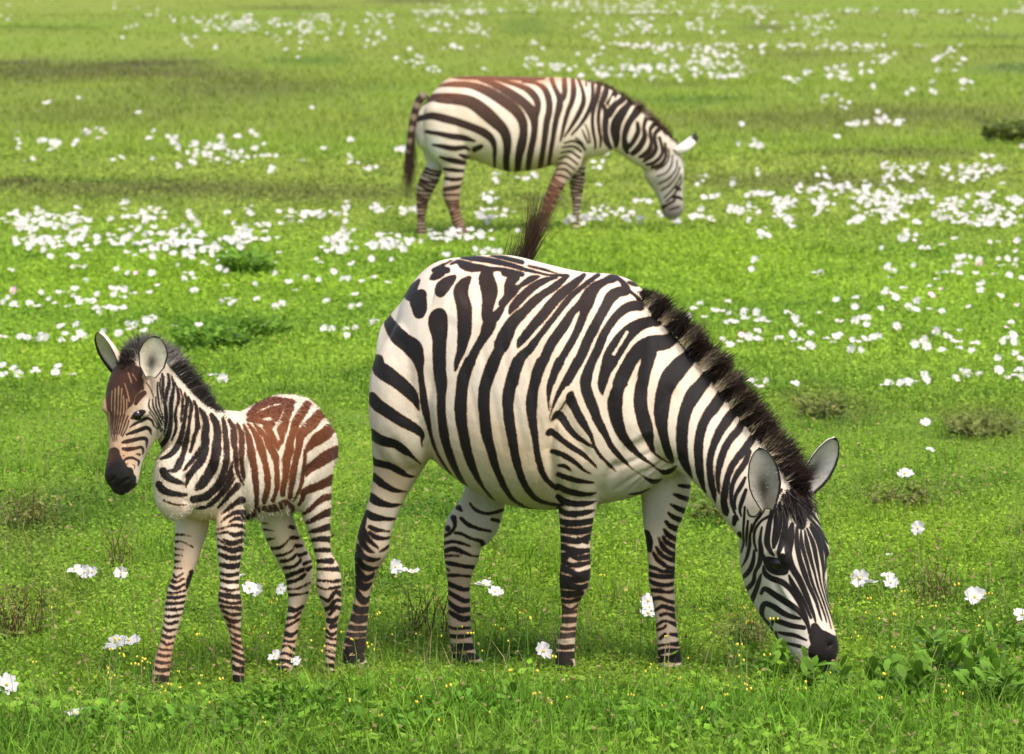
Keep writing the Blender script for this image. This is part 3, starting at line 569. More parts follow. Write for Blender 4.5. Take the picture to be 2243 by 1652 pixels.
        if s.folds:                                                        # skin folds, bone and muscle
            nrm = np.empty(n * 3, np.float32); body.vertices.foreach_get('normal', nrm)
            nrm = nrm.reshape(-1, 3).astype(float) @ s.Rm.T
            facing = np.clip((nrm @ unit(CAM - s.P0) + .1) * 2.5, 0, 1); dp = np.zeros(n)
            for depth, wd, pts in s.folds:
                p = np.array(pts, float).reshape(-1, 2); best = np.full(n, 1e9); tt = np.zeros(n)
                for i in range(len(p) - 1):
                    d = p[i + 1] - p[i]; t = np.clip(((uv - p[i]) @ d) / (d @ d), 0, 1)
                    q = np.hypot(*(uv - p[i] - t[:, None] * d).T); k = q < best
                    best = np.where(k, q, best); tt = np.where(k, (i + t) / (len(p) - 1), tt)
                if len(p) == 1: best = np.hypot(*(uv - p[0]).T); tt[:] = .5
                dp += depth * np.exp(-(best / wd) ** 2) * np.clip(np.sin(np.pi * (tt * .9 + .05)) * 2, 0, 1)
            W = W + nrm * (dp * facing)[:, None]
            body.vertices.foreach_set('co', ((W - s.P0) @ s.Rm).astype(np.float32).ravel()); body.update()
            uv, _ = proj(W); s.uv = uv; s.W = W
        # which vertices belong to the far legs
        def dist(axes):
            best = np.full(n, 9.0)
            for _, C, R in axes:
                for i in range(len(C) - 1):
                    a, b = C[i], C[i + 1]; d = b - a
                    t = np.clip(((W - a) @ d) / (d @ d), 0, 1)
                    best = np.minimum(best, np.linalg.norm(W - a - t[:, None] * d, axis=1) - (R[i] + (R[i + 1] - R[i]) * t))
            return best
        lay = np.zeros(n, int); best = dist([q for q in s.axes if q[0] in ('near', 'head')])
        for k, (nm, sp) in enumerate(far_layers.items()):
            d = dist([q for q in s.axes if q[0] == nm]); lay[d < best] = k + 1; best = np.minimum(best, d)
        stripe = np.full(n, .05)
        s.specs = [strokes(spec)] + [strokes(sp) for sp in far_layers.values()]
        for k, st in enumerate(s.specs):
            idx = np.where(lay == k)[0]
            stripe[idx] = s.stripe_at(uv[idx], st)
        li = s.blobs(uv, light, lblobs); dk = s.blobs(uv, dark, dblobs)
        for nm, a in (('light_coat', li), ('dark_coat', dk)):
            at = body.attributes.new(nm, 'FLOAT_COLOR', 'POINT')
            at.data.foreach_set('color', np.concatenate([a, np.ones((n, 1))], 1).astype(np.float32).ravel())
        rag = np.ones(n)
        if s.fine:
            f = s.fine; rag = np.where((uv[:, 0] > f[0]) & (uv[:, 1] > f[1]) & (uv[:, 0] < f[2]) & (uv[:, 1] < f[3]), .3, 1.0)
        at = body.attributes.new('ragged', 'FLOAT', 'POINT'); at.data.foreach_set('value', rag.astype(np.float32))
        at = body.attributes.new('stripe', 'FLOAT', 'POINT'); at.data.foreach_set('value', stripe.astype(np.float32))
        body.materials.clear(); body.materials.append(mat)
        body.polygons.foreach_set('use_smooth', np.ones(len(body.polygons), bool))
        body.name = 'body'
        s.body = link('body', body, s.root)
        s.lay = lay
        s.bvh = BVHTree.FromObject(s.body, dg) if False else None
        tri = [p.vertices[:] for p in body.polygons]
        s.bvh = BVHTree.FromPolygons([tuple(q) for q in W], tri)
    def stripe_at(s, uv, st):
        sd = np.full(len(uv), 40.0)
        for er, P, Wd in st:
            lo = P.min(0) - Wd.max() - 14; hi = P.max(0) + Wd.max() + 14
            i = np.where(((uv > lo) & (uv < hi)).all(1))[0]
            if not len(i): continue
            q = uv[i]; b = np.full(len(i), 99.0)
            for j in range(len(P) - 1):
                d = P[j + 1] - P[j]; L2 = max(d @ d, 1e-9)
                t = np.clip(((q - P[j]) @ d) / L2, 0, 1)
                b = np.minimum(b, np.hypot(*(q - P[j] - t[:, None] * d).T) - (Wd[j] + (Wd[j + 1] - Wd[j]) * t))
            sd[i] = np.maximum(sd[i], -b) if er else np.minimum(sd[i], b)
        return np.clip(sd, -40, 40) * s.m
    def blobs(s, uv, base, blobs):
        c = np.tile(np.array(base, float), (len(uv), 1))
        for u, v, ru, rv, col, k in blobs:
            w_ = np.exp(-(((uv[:, 0] - u) / ru) ** 2 + ((uv[:, 1] - v) / rv) ** 2)) * k
            w_ = np.clip(w_ * 1.6, 0, 1)[:, None]
            c = c * (1 - w_) + np.array(col) * w_
        return c
    def hit(s, u, v):
        d = unit(ray(u, v)); r = s.bvh.ray_cast(Vector(CAM), Vector(d))
        return (np.array(r[0]), np.array(r[1])) if r[0] is not None else (None, None)
    def child(s, name, V, F, mats, attrs=None, smooth=True):
        me = mesh_np(name, (np.asarray(V) - s.P0) @ s.Rm, F, mats, attrs, smooth)
        return link(name, me, s.root)
    def eye(s, P, r, look):
        """eyeball"""
        a = np.linspace(0, np.pi, 17); b = np.linspace(0, 2 * np.pi, 24, endpoint=False)
        V = np.array([[math.sin(i) * math.cos(j), math.sin(i) * math.sin(j), math.cos(i)] for i in a for j in b]) * r + P
        i = np.arange(16)[:, None] * 24; j = np.arange(24)[None]; j2 = (j + 1) % 24
        F = np.stack([i + j, i + 24 + j, i + 24 + j2, i + j2], -1).reshape(-1, 4)
        return s.child('eye', V, [F], [EYE])
    def ear(s, base, tip, face, W, depth, inner, outer, rim=(.02, .016, .014), tipdark=.0, bend=0.0, rimw=.10, core=(.10, .09, .08), belly=.42):
        """a cupped leaf: base and tip in space, face = direction its hollow looks"""
        A = tip - base; L = np.linalg.norm(A); A = A / L
        face = unit(face - A * (face @ A)); S = np.cross(A, face)
        nu, nv = 34, 23
        uu = np.linspace(0, 1, nu); vv = np.linspace(-1, 1, nv)
        prof = np.interp(uu, [0, .12, .28, belly, .62, .78, .9, .97, 1], [.30, .56, .86, 1.0, .97, .80, .52, .26, .04])
        dep = np.interp(uu, [0, .3, .6, 1], [1.5, 1.15, .8, .25])
        thick = .006 * (L / .18)
        Vi, Vo, ci, co, si = [], [], [], [], []
        for i, u in enumerate(uu):
            wdt = W * prof[i]; d = depth * dep[i]
            cen = base + A * u * L + face * (bend * L * math.sin(u * 2.2))
            for v in vv:
                ang = v * 1.25
                x = wdt * math.sin(ang) / math.sin(1.25); y = -d * (math.cos(ang) - math.cos(1.25)) / (1 - math.cos(1.25))
                p_ = cen + S * x + face * y
                nrm = unit(S * math.sin(ang) * d - face * wdt * math.cos(ang) * .8 - face * 1e-4)
                Vi.append(p_); Vo.append(p_ + nrm * thick * (1 - .6 * abs(v) ** 4) * (1 if u < .96 else .4))
                edge = max(abs(v), (u - .0) ** 6 if u > .86 else 0)
                lobe = math.exp(-((v * .9) ** 2 / .09 + ((u - .36) / .24) ** 2))
                c = np.array(inner) * (1 - .95 * lobe) + np.array(core) * (.95 * lobe)
                if abs(v) > 1 - rimw or u > .965: c = np.array(rim)
                o = np.array(outer)
                if abs(v) > 1 - rimw * .6: o = np.array(rim)
                if u > 1 - tipdark: o = np.array(rim); c = c * .6
                ci.append(c); co.append(o)
        n1 = nu * nv; V = np.array(Vi + Vo); Cc = np.array(ci + co)
        i = np.arange(nu - 1)[:, None] * nv; j = np.arange(nv - 1)[None]
        F = np.stack([i + j, i + j + 1, i + nv + j + 1, i + nv + j], -1).reshape(-1, 4)
        Fo = F[:, ::-1] + n1
        edge = list(range(0, nv)) + [k * nv + nv - 1 for k in range(1, nu)] + [(nu - 1) * nv + k for k in range(nv - 2, -1, -1)] + [k * nv for k in range(nu - 2, 0, -1)]
        e = np.array(edge); e2 = np.roll(e, -1)
        Fe = np.stack([e2, e, e + n1, e2 + n1], -1)
        o = s.child('ear', V, [F, Fo, Fe], [COAT], {'light_coat': Cc, 'dark_coat': Cc * .6, 'stripe': np.full(len(V), .05), 'ragged': np.zeros(len(V))})
        # downy hair inside the hollow
        r = np.random.default_rng(int(L * 1e4)); k = 90
        bu = r.uniform(.08, .8, k); bv = r.choice([-1, 1], k) * r.uniform(.25, .98, k)
        idx = (np.round(bu * (nu - 1)).astype(int) * nv + np.round((bv + 1) / 2 * (nv - 1)).astype(int))
        B = np.array(Vi)[idx]
        D = -S[None] * np.sign(bv)[:, None] * .6 + A[None] * .5 + face[None] * .45 + r.normal(0, .25, (k, 3))
        D /= np.linalg.norm(D, axis=1)[:, None]
        c = np.clip(np.array(inner) * r.uniform(.6, 1.1, (k, 1)), 0, 1)
        hairs = strand_mesh(s, 'inner_hair', B, D, r.uniform(.2, .45, k) * W, .0011 * L / .18, c, c, r, .25)
        hairs.parent = o
        return o

def strand_mesh(an, name, B, D, Ln, wid, c0, c1, r, droop=0.0, curl=.15, seg=3, knee=0.0, grav=(0, 0, -1)):
    """tapered flat hairs: root B, direction D, length Ln, root colour c0, tip colour c1"""
    k = len(B); wid = np.broadcast_to(wid, (k,))
    S = np.cross(D, r.normal(size=(k, 3))); S /= np.linalg.norm(S, axis=1)[:, None] + 1e-9
    bend = r.normal(0, curl, (k, 3)); V = []; Cc = []
    for q in range(seg + 1):
        t = q / seg
        P = B + D * (Ln * t)[:, None] + (bend + np.array(grav) * droop) * (Ln * t * t)[:, None]
        hw = wid * (1 - t) ** .6 * .5
        if q < seg:
            V += [P - S * hw[:, None], P + S * hw[:, None]]; Cc += [c0 + (c1 - c0) * min(1, max(0, (t - knee) / (1.001 - knee) * (1.8 if knee else 1)))] * 2
        else:
            V.append(P); Cc.append(c1)
    M = 2 * seg + 1
    Vs = np.stack(V, 1).reshape(-1, 3); Cs = np.stack(Cc, 1).reshape(-1, 3)
    o = np.arange(k)[:, None] * M
    F = np.concatenate([o + np.array([2 * q, 2 * q + 1, 2 * q + 3, 2 * q + 2]) for q in range(seg - 1)])
    T = o + np.array([2 * seg - 2, 2 * seg - 1, 2 * seg])
    return an.child(name, Vs, [F, T], [HAIR], {'tone': np.clip(Cs, 0, 1)})

def mane(an, crest, length, count, wid, dark, light, tip, seed, inset=10, spread=.22, back=0.0, tipmix=.55, row=.025, darken=1.0):
    """upright brush of hair along the crest: crest u v lat; length (units) along it"""
    r = np.random.default_rng(seed)
    P = np.array([an.pt(*q) for q in crest]); px = np.array([q[:2] for q in crest], float)
    seg = np.linalg.norm(np.diff(P, axis=0), axis=1); Lc = np.concatenate([[0], np.cumsum(seg)])
    d = r.uniform(0, Lc[-1], count)
    B = np.stack([np.interp(d, Lc, P[:, k]) for k in range(3)], 1)
    buv = np.stack([np.interp(d, Lc, px[:, k]) for k in range(2)], 1)
    T = np.stack([np.interp(d + .03, Lc, P[:, k]) - np.interp(d - .03, Lc, P[:, k]) for k in range(3)], 1)
    T /= np.linalg.norm(T, axis=1)[:, None] + 1e-9
    N = np.cross(T, an.l); N *= np.sign(N[:, 2:3] + 1e-6)
    N /= np.linalg.norm(N, axis=1)[:, None]
    off = r.normal(0, 1, count)
    B = B + an.l * (off * row)[:, None] - N * (.5 * an.m * inset)
    Ln = np.interp(d, Lc, np.interp(np.linspace(0, 1, len(crest)), np.linspace(0, 1, len(length)), length)) * an.m
    clump = lat_noise(d / .035, np.zeros(count), 1.0, seed)
    Ln = Ln * (.80 + .22 * clump) * r.uniform(.82, 1.04, count) * np.exp(-.10 * off ** 2)
    D = N + an.l * (off * spread)[:, None] + T * (back + .28 * (clump - .5))[:, None] + r.normal(0, .10, (count, 3))
    D /= np.linalg.norm(D, axis=1)[:, None]
    # root colour follows the neck stripes just below the crest
    q = B - N * (an.m * inset); uv, _ = proj(q)
    st = an.stripe_at(uv, an.specs[0]); w_ = ((st > .002) & (r.uniform(0, 1, count) > darken * np.clip(d / Lc[-1] * 2.2 - 1.1, 0, 1)) & (r.uniform(0, 1, count) > .04))[:, None]
    c0 = np.where(w_, np.array(light), np.array(dark)) * r.uniform(.75, 1.2, (count, 1))
    c1 = np.where(w_, np.array(light) * (1 - tipmix) + np.array(tip) * tipmix, np.array(tip)) * r.uniform(.6, 1.3, (count, 1))
    return strand_mesh(an, 'mane', B, D, Ln, wid, c0, c1, r, .12, seg=6, knee=.16)

CREAM = (.575, .50, .412); INK = (.010, .008, .008); DUST = (.33, .245, .17)
GROUP = 'zebras grazing on the flowering meadow'

# ---- mare
A = Animal('mare_zebra', (1120, 1455), -R_(18), True, 'large black and cream zebra grazing in the foreground with its tail flicked up', GROUP)
mare = A
A.torso([(890, 652, 930, .15), (918, 606, 965, .205), (962, 572, 1005, .25), (1030, 562, 1060, .28), (1110, 560, 1100, .305), (1190, 580, 1114, .32),
         (1270, 598, 1110, .315), (1340, 604, 1098, .28), (1392, 628, 1086, .225), (1428, 690, 1068, .18), (1456, 800, 1044, .12)])
A.tube([(1352, 850, 0, 200, .205), (1430, 880, 0, 146, .16), (1508, 922, -.005, 106, .130), (1584, 992, -.01, 90, .106), (1630, 1048, -.02, 87, .096), (1686, 1128, -.03, 84, .086)], p=2.0, egg=-.32)
A.leg([(740, 860, 1020), (850, 818, 1000), (930, 812, 965), (985, 812, 945), (1041, 815, 912), (1073, 812, 893), (1106, 806, 879), (1138, 795, 866), (1170, 784, 857), (1203, 778, 852), (1235, 775, 833),
       (1267, 777, 820), (1300, 777, 812), (1332, 771, 809), (1364, 764, 806), (1396, 756, 803), (1420, 750, 801), (1440, 752, 800), (1462, 752, 808)], -.125, squash=.78)
A.leg([(1000, 1020, 1140), (1050, 1022, 1120), (1106, 1008, 1106), (1138, 988, 1097), (1165, 970, 1076), (1186, 970, 1058), (1219, 971, 1050), (1251, 976, 1037), (1284, 980, 1030), (1316, 980, 1031), (1348, 981, 1032),
       (1380, 982, 1033), (1413, 987, 1038), (1440, 990, 1046), (1466, 1000, 1066)], .125, 'far_hind', .78)
A.leg([(900, 1190, 1345), (960, 1205, 1330), (1025, 1221, 1312), (1073, 1221, 1310), (1106, 1222, 1307), (1138, 1225, 1300), (1170, 1227, 1295), (1202, 1228, 1293), (1235, 1228, 1294), (1260, 1225, 1293), (1283, 1225, 1288), (1299, 1226, 1279),
       (1315, 1228, 1270), (1331, 1230, 1266), (1364, 1229, 1264), (1396, 1223, 1261), (1412, 1219, 1260), (1435, 1217, 1259), (1462, 1212, 1262)], -.135, squash=.82)
A.leg([(1000, 1385, 1500), (1040, 1392, 1512), (1073, 1402, 1513), (1106, 1405, 1504), (1138, 1407, 1492), (1160, 1410, 1484), (1186, 1415, 1481), (1219, 1418, 1480), (1244, 1420, 1479), (1267, 1420, 1478), (1283, 1422, 1477), (1299, 1426, 1478),
       (1315, 1429, 1479), (1348, 1434, 1480), (1380, 1437, 1484), (1412, 1439, 1488), (1440, 1440, 1492), (1466, 1440, 1498)], .11, 'far_fore', .82)
HEADP = [(-.10, .03, -.31, .11), (0, .07, -.38, .147), (.12, .11, -.45, .184), (.25, .122, -.50, .202), (.36, .118, -.53, .20), (.47, .10, -.53, .183), (.6, .075, -.49, .158), (.72, .062, -.405, .140),
         (.83, .058, -.33, .134), (.91, .05, -.285, .138), (.97, .025, -.255, .122), (1.0, -.02, -.21, .085)]
A.head((1722, 1082), (1810, 1453), -.04, -.11, R_(41), HEADP)
A.hball(.34, .045, .135, (.085, .032, .04)); A.hball(.34, .045, -.135, (.085, .032, .04))
A.hball(.30, -.22, .11, (.19, .17, .065)); A.hball(.30, -.22, -.11, (.19, .17, .065))
A.hball(.92, -.03, .062, (.06, .05, .035)); A.hball(.92, -.03, -.062, (.06, .05, .035))
A.ball(A.pt(1272, 965, -.165), (A.h, np.array([0, 0, 1.]), A.l), (.115, .20, .085)); A.ball(A.pt(1330, 860, -.15), (unit(A.h * .5 + np.array([0, 0, -.9])), unit(A.h * .9 + np.array([0, 0, .5])), A.l), (.25, .11, .09))
A.ball(A.pt(888, 880, -.15), (A.h, np.array([0, 0, 1.]), A.l), (.13, .24, .115))
A.folds = [(-.020, 10, (1230, 1120, 1214, 1040, 1203, 985, 1212, 930, 1248, 880)), (-.013, 15, (950, 1006, 938, 950, 930, 890, 940, 800)), (-.012, 10, (1312, 1090, 1330, 1050, 1356, 1010)), (-.008, 7, (1392, 1080, 1440, 1038, 1492, 1004)),
           (-.007, 6, (1372, 1082, 1420, 1040, 1470, 996)), (-.006, 6, (1342, 1078, 1400, 1040, 1450, 1020)), (-.005, 6, (1330, 1030, 1390, 1010, 1440, 985)), (.011, 26, (1295, 650, 1335, 760, 1345, 880)), (-.010, 20, (1390, 980, 1440, 900, 1484, 850)), (-.006, 16, (1372, 760, 1400, 850, 1400, 930)),
           (.014, 26, (955, 640, 985, 650)), (-.010, 22, (932, 880, 960, 760, 990, 690)), (-.010, 20, (1010, 660, 1060, 640, 1130, 640)), (-.003, 9, (1005, 740, 1030, 860, 1060, 980)), (-.003, 9, (1050, 730, 1075, 860, 1105, 990)), (-.003, 9, (1095, 720, 1120, 860, 1150, 1000)), (-.003, 9, (1140, 720, 1165, 860, 1190, 980)),
           (.010, 34, (1130, 1040, 1180, 1050)), (-.008, 14, (1232, 900, 1262, 960, 1290, 1010)), (.007, 8, (1702, 1268, 1725, 1310, 1752, 1352)), (-.007, 9, (1690, 1262, 1712, 1305, 1735, 1345)), (-.012, 8, (1815, 1410, 1822, 1418)), (-.006, 5, (1762, 1436, 1795, 1446)), (-.006, 12, (1660, 1200, 1648, 1260, 1660, 1330)), (.006, 9, (1680, 1212, 1702, 1206, 1724, 1218)),
           (-.005, 5, (1268, 1285, 1258, 1330, 1252, 1395)), (-.005, 5, (1244, 1290, 1240, 1340, 1236, 1390)), (.006, 12, (1250, 1255, 1280, 1260)), (-.005, 6, (812, 1225, 795, 1300, 782, 1390)), (.007, 10, (786, 1215, 800, 1235)), (-.006, 9, (845, 1130, 822, 1180, 800, 1215)), (-.006, 8, (1250, 1040, 1256, 1120, 1252, 1190)), (.006, 12, (1238, 1395, 1240, 1405)), (.006, 12, (778, 1390, 780, 1402)),
           (-.010, 16, (850, 960, 880, 1010, 905, 1040)), (-.008, 24, (860, 760, 880, 840, 885, 930))]
A.fine = (1600, 1040, 1880, 1480)
A.finish(.0058, 16, COAT, MARE, {'far_hind': MARE_FH, 'far_fore': MARE_FF}, CREAM, INK,
         [(800, 1300, 70, 130, DUST, .75), (1010, 1330, 60, 140, (.36, .27, .20), .8), (1245, 1330, 60, 110, (.40, .29, .21), .7), (1455, 1340, 60, 140, (.42, .33, .26), .7), (1110, 1000, 170, 100, (.50, .385, .25), .6), (1200, 900, 70, 160, (.53, .43, .31), .4), (1150, 1090, 140, 40, (.44, .36, .25), .5),
          (860, 1050, 60, 60, (.44, .33, .22), .6), (1380, 1075, 70, 50, (.42, .38, .31), .7), (1430, 1110, 34, 50, (.42, .385, .35), .9), (1060, 1130, 50, 60, (.40, .365, .33), .9), (1725, 1440, 40, 40, (.36, .33, .31), .8), (1700, 1330, 60, 60, (.58, .55, .50), .5)],
         [(1035, 640, 60, 60, (.026, .014, .010), .8), (1220, 650, 200, 60, (.022, .013, .010), .7), (1800, 1400, 60, 60, (.010, .007, .006), 1.0), (1240, 1380, 60, 60, (.03, .02, .015), .7), (800, 1390, 60, 60, (.03, .022, .017), .7)])

def mare_parts():
    A = mare
    P, N = A.hit(1700, 1236)
    A.eye(P - N * .0175, .0255, N)
    a, ax, n, bt, L = A.H
    rel = (P - a); far = a + ax * (rel @ ax) + n * (rel @ n) - bt * (rel @ bt)
    nn = N - bt * 2 * (N @ bt)
    A.eye(far - nn * .018, .0255, nn)
    toc = unit(CAM - A.P0)
    # ears
    side = np.sign(bt @ FWD) * -1
    b1 = A.pt(1684, 1122, -.17); t1 = A.pt(1662, 980, -.20)
    A.ear(b1, t1, toc * 1.0 + n * .15 + A.h * .1, .052, .034, (.30, .28, .255), (.74, .68, .6), bend=.05, rimw=.12, core=(.035, .03, .026))
    b2 = A.pt(1762, 1090, .05); t2 = A.pt(1828, 957, .06)
    A.ear(b2, t2, toc * .75 + A.h * .62, .050, .036, (.44, .42, .40), (.66, .60, .55), bend=.05, rimw=.12, core=(.035, .03, .026))
    crest = [(1404, 640, 0), (1440, 672, 0), (1500, 734, 0), (1552, 798, -.005), (1606, 868, -.01), (1656, 932, -.015), (1700, 986, -.02), (1740, 1044, -.03), (1765, 1090, -.04)]
    mane(A, crest, [30, 52, 66, 70, 72, 74, 72, 58, 34], 6500, .0042, (.016, .012, .011), (.66, .53, .37), (.022, .011, .008), 11, row=.02, back=-.05, inset=24, tipmix=.9)
    # forelock
    r = np.random.default_rng(5); k = 500
    B = np.array([A.hp(t, .075 - .9 * b * b, b) for t, b in zip(r.uniform(-.02, .10, k), r.normal(0, .05, k))])
    D = np.array([ax * .55 + n * .55 + bt * q for q in r.normal(0, .35, k)]); D /= np.linalg.norm(D, axis=1)[:, None]
    c = np.array((.016, .010, .008)) * r.uniform(.6, 1.6, (k, 1))
    o = strand_mesh(A, 'forelock', B, D, r.uniform(.04, .085, k), .0035, c, c * 1.3, r, .3)
    # tail: dock behind the rump, swung up over the far side so that the tuft shows above the back
    tail(A, [A.pt(935, 650, .04) , A.pt(965, 665, .16), A.pt(1020, 675, .28), A.pt(1085, 655, .38), A.pt(1140, 610, .42), A.pt(1158, 560, .43)], .026, .018,
         A.pt(1160, 545, .43), unit(A.pt(1190, 400, .45) - A.pt(1158, 560, .43)), .30, 1050, 9, spread=.105, tipc=(.07, .038, .018))

def tail(A, path, r0, r1, tuft, dirn, ln, cnt, seed, spread=.16, dark=(.014, .009, .007), tipc=(.035, .017, .009), pale=CREAM):
    C = np.array(path); k = len(C)
    Q = np.concatenate([[2 * C[0] - C[1]], C, [2 * C[-1] - C[-2]]]); S = []
    for i in range(1, len(Q) - 2):
        for t in np.linspace(0, 1, 8, endpoint=False):
            a, b, c, d = Q[i - 1:i + 3]
            S.append(.5 * (2 * b + (c - a) * t + (2 * a - 5 * b + 4 * c - d) * t * t + (3 * b - a - 3 * c + d) * t ** 3))
    S.append(C[-1]); S = np.array(S); m = len(S); T = np.gradient(S, axis=0); T /= np.linalg.norm(T, axis=1)[:, None]
    X = np.cross(T, np.array([.3, .2, .9])); X /= np.linalg.norm(X, axis=1)[:, None]; Y = np.cross(T, X)
    R = np.linspace(r0, r1, m); R[-1] *= .2
    a = np.linspace(0, 2 * np.pi, 14, endpoint=False)
    V = (S[:, None] + (X[:, None] * np.cos(a)[None, :, None] + Y[:, None] * np.sin(a)[None, :, None]) * R[:, None, None]).reshape(-1, 3)
    i = np.arange(m - 1)[:, None] * 14; j = np.arange(14)[None]; j2 = (j + 1) % 14
    F = np.stack([i + j, i + j2, i + 14 + j2, i + 14 + j], -1).reshape(-1, 4)
    L = np.concatenate([[0], np.cumsum(np.linalg.norm(np.diff(S, axis=0), axis=1))])
    st = np.repeat(np.sin(L / .016), 14) * .004
    n = len(V)
    t = A.child('tail', V, [F], [COAT], {'light_coat': np.tile(pale, (n, 1)), 'dark_coat': np.tile((.03, .018, .012), (n, 1)), 'stripe': st, 'ragged': np.ones(n)})
    r = np.random.default_rng(seed)
    u = r.uniform(0, 1, cnt) ** .8
    q = np.clip((m - 1) * (.55 + .45 * u), 0, m - 1).astype(int)
    B = S[q] + r.normal(0, r1 * .35, (cnt, 3))
    D = T[q] * .35 + dirn[None] * (.9) + r.normal(0, spread, (cnt, 3)); D /= np.linalg.norm(D, axis=1)[:, None]
    c = np.array(dark) * r.uniform(.6, 1.5, (cnt, 1)); c1 = np.array(tipc) * r.uniform(.6, 1.5, (cnt, 1))
    h = strand_mesh(A, 'tail_tuft', B, D, ln * (.30 + .75 * r.uniform(0, 1, cnt) ** 1.6), .0030, c, c1, r, .02, .08)
    h.parent = t
    return t
mare_parts()

# ---- foal
A = Animal('foal_zebra', (520, 1492), math.pi + R_(42), False, 'young brown and cream striped zebra foal standing in front of the mare with head lowered', GROUP)
foal = A
A.torso([(697, 915, 1050, .08), (680, 888, 1085, .112), (660, 868, 1115, .135), (610, 866, 1128, .140), (560, 892, 1134, .138), (520, 906, 1138, .135), (480, 908, 1140, .128), (445, 915, 1138, .118), (415, 950, 1132, .10), (396, 990, 1115, .075)], p=2.1, egg=-.05)
A.tube([(480, 1000, 0, 110, .105), (440, 975, 0, 92, .085), (405, 935, 0, 72, .068), (372, 890, 0, 62, .058), (345, 850, 0, 54, .052), (325, 820, 0, 46, .045)], p=2.05)
A.ball(A.pt(385, 1060, .045), (A.h, np.array([0, 0, 1.]), A.l), (.085, .12, .06)); A.ball(A.pt(384, 1055, -.045), (A.h, np.array([0, 0, 1.]), A.l), (.085, .12, .06))
def L_(rows):
    return [((1400 + v / 2.5414) * SK, (350 + a / 2.5414) * SK, (350 + b / 2.5414) * SK) for v, a, b in rows]
A.leg([(1000, 440, 545), (1060, 455, 540)] + L_([(130, 700, 900), (220, 690, 895), (300, 686, 892), (400, 690, 886), (500, 700, 872), (600, 712, 862), (690, 716, 856), (740, 712, 860), (790, 702, 868), (850, 704, 876), (920, 730, 876), (1000, 764, 872),
       (1080, 785, 872), (1150, 796, 880), (1220, 802, 892), (1280, 803, 902), (1340, 804, 898), (1400, 808, 894), (1480, 815, 896)]), .085, squash=.9)
A.leg(L_([(20, 380, 560), (120, 380, 620), (220, 385, 640), (300, 388, 632), (400, 386, 596), (500, 382, 566), (600, 378, 530), (690, 358, 500), (760, 332, 480), (840, 318, 464), (920, 308, 444), (1000, 300, 418), (1080, 290, 396), (1160, 272, 380),
       (1230, 252, 368), (1300, 232, 358), (1360, 222, 352), (1420, 214, 345), (1480, 200, 320), (1520, 180, 270)]), -.075, 'far_fore', .9)
A.leg([(940, 618, 722), (1020, 632, 732)] + L_([(-10, 1270, 1535), (80, 1290, 1532), (180, 1310, 1530), (280, 1345, 1526), (400, 1385, 1524), (500, 1412, 1535), (570, 1420, 1575), (640, 1420, 1602), (720, 1420, 1604), (800, 1440, 1607), (880, 1475, 1607), (960, 1488, 1584),
       (1060, 1486, 1574), (1160, 1484, 1568), (1240, 1482, 1562), (1300, 1484, 1556), (1360, 1498, 1560), (1430, 1520, 1592)]), .075, squash=.9)
A.leg(L_([(100, 990, 1240), (200, 1000, 1250), (260, 1015, 1262), (340, 1045, 1290), (420, 1082, 1320), (500, 1125, 1358), (560, 1155, 1392), (610, 1180, 1400), (680, 1195, 1392), (760, 1205, 1372), (840, 1214, 1350), (920, 1208, 1318), (1000, 1192, 1298), (1080, 1182, 1286),
       (1160, 1168, 1274), (1230, 1152, 1266), (1290, 1140, 1258), (1350, 1120, 1236), (1400, 1095, 1205), (1440, 1085, 1180)]), -.07, 'far_hind', .9)
FH_ = [(-.12, .02, -.34, .12), (0, .10, -.44, .19), (.12, .135, -.50, .235), (.25, .14, -.52, .25), (.37, .125, -.515, .24), (.48, .10, -.455, .20), (.6, .075, -.365, .158), (.72, .06, -.29, .132), (.83, .055, -.25, .130), (.92, .04, -.24, .132), (.97, .01, -.215, .115), (1.0, -.03, -.18, .08)]
A.head((302, 795), (253, 1065), .02, .05, R_(28), FH_)
A.hball(.37, .06, .165, (.085, .04, .045)); A.hball(.37, .06, -.165, (.085, .04, .045))
A.folds = [(-.014, 8, (412, 1036, 409, 1070, 409, 1112)), (-.012, 8, (538, 1150, 536, 1085, 528, 1030, 515, 990)), (-.010, 12, (636, 1116, 650, 1070, 690, 1010)), (-.006, 6, (338, 985, 346, 945, 340, 900)), (-.008, 12, (480, 930, 500, 1010, 500, 1080)), (.008, 16, (640, 905, 670, 915)), (-.006, 7, (245, 1048, 250, 1052)), (-.005, 4, (262, 1062, 284, 1048)),
           (.005, 5, (306, 925, 290, 960, 280, 985)), (-.005, 5, (296, 925, 282, 955, 272, 980)), (-.004, 4, (506, 1330, 512, 1400)), (-.004, 4, (706, 1340, 704, 1410)), (.005, 8, (500, 1290, 512, 1296)), (-.008, 10, (420, 960, 400, 1000, 380, 1030))]
A.fine = (215, 770, 385, 1090)
BROWN = (.125, .037, .011)
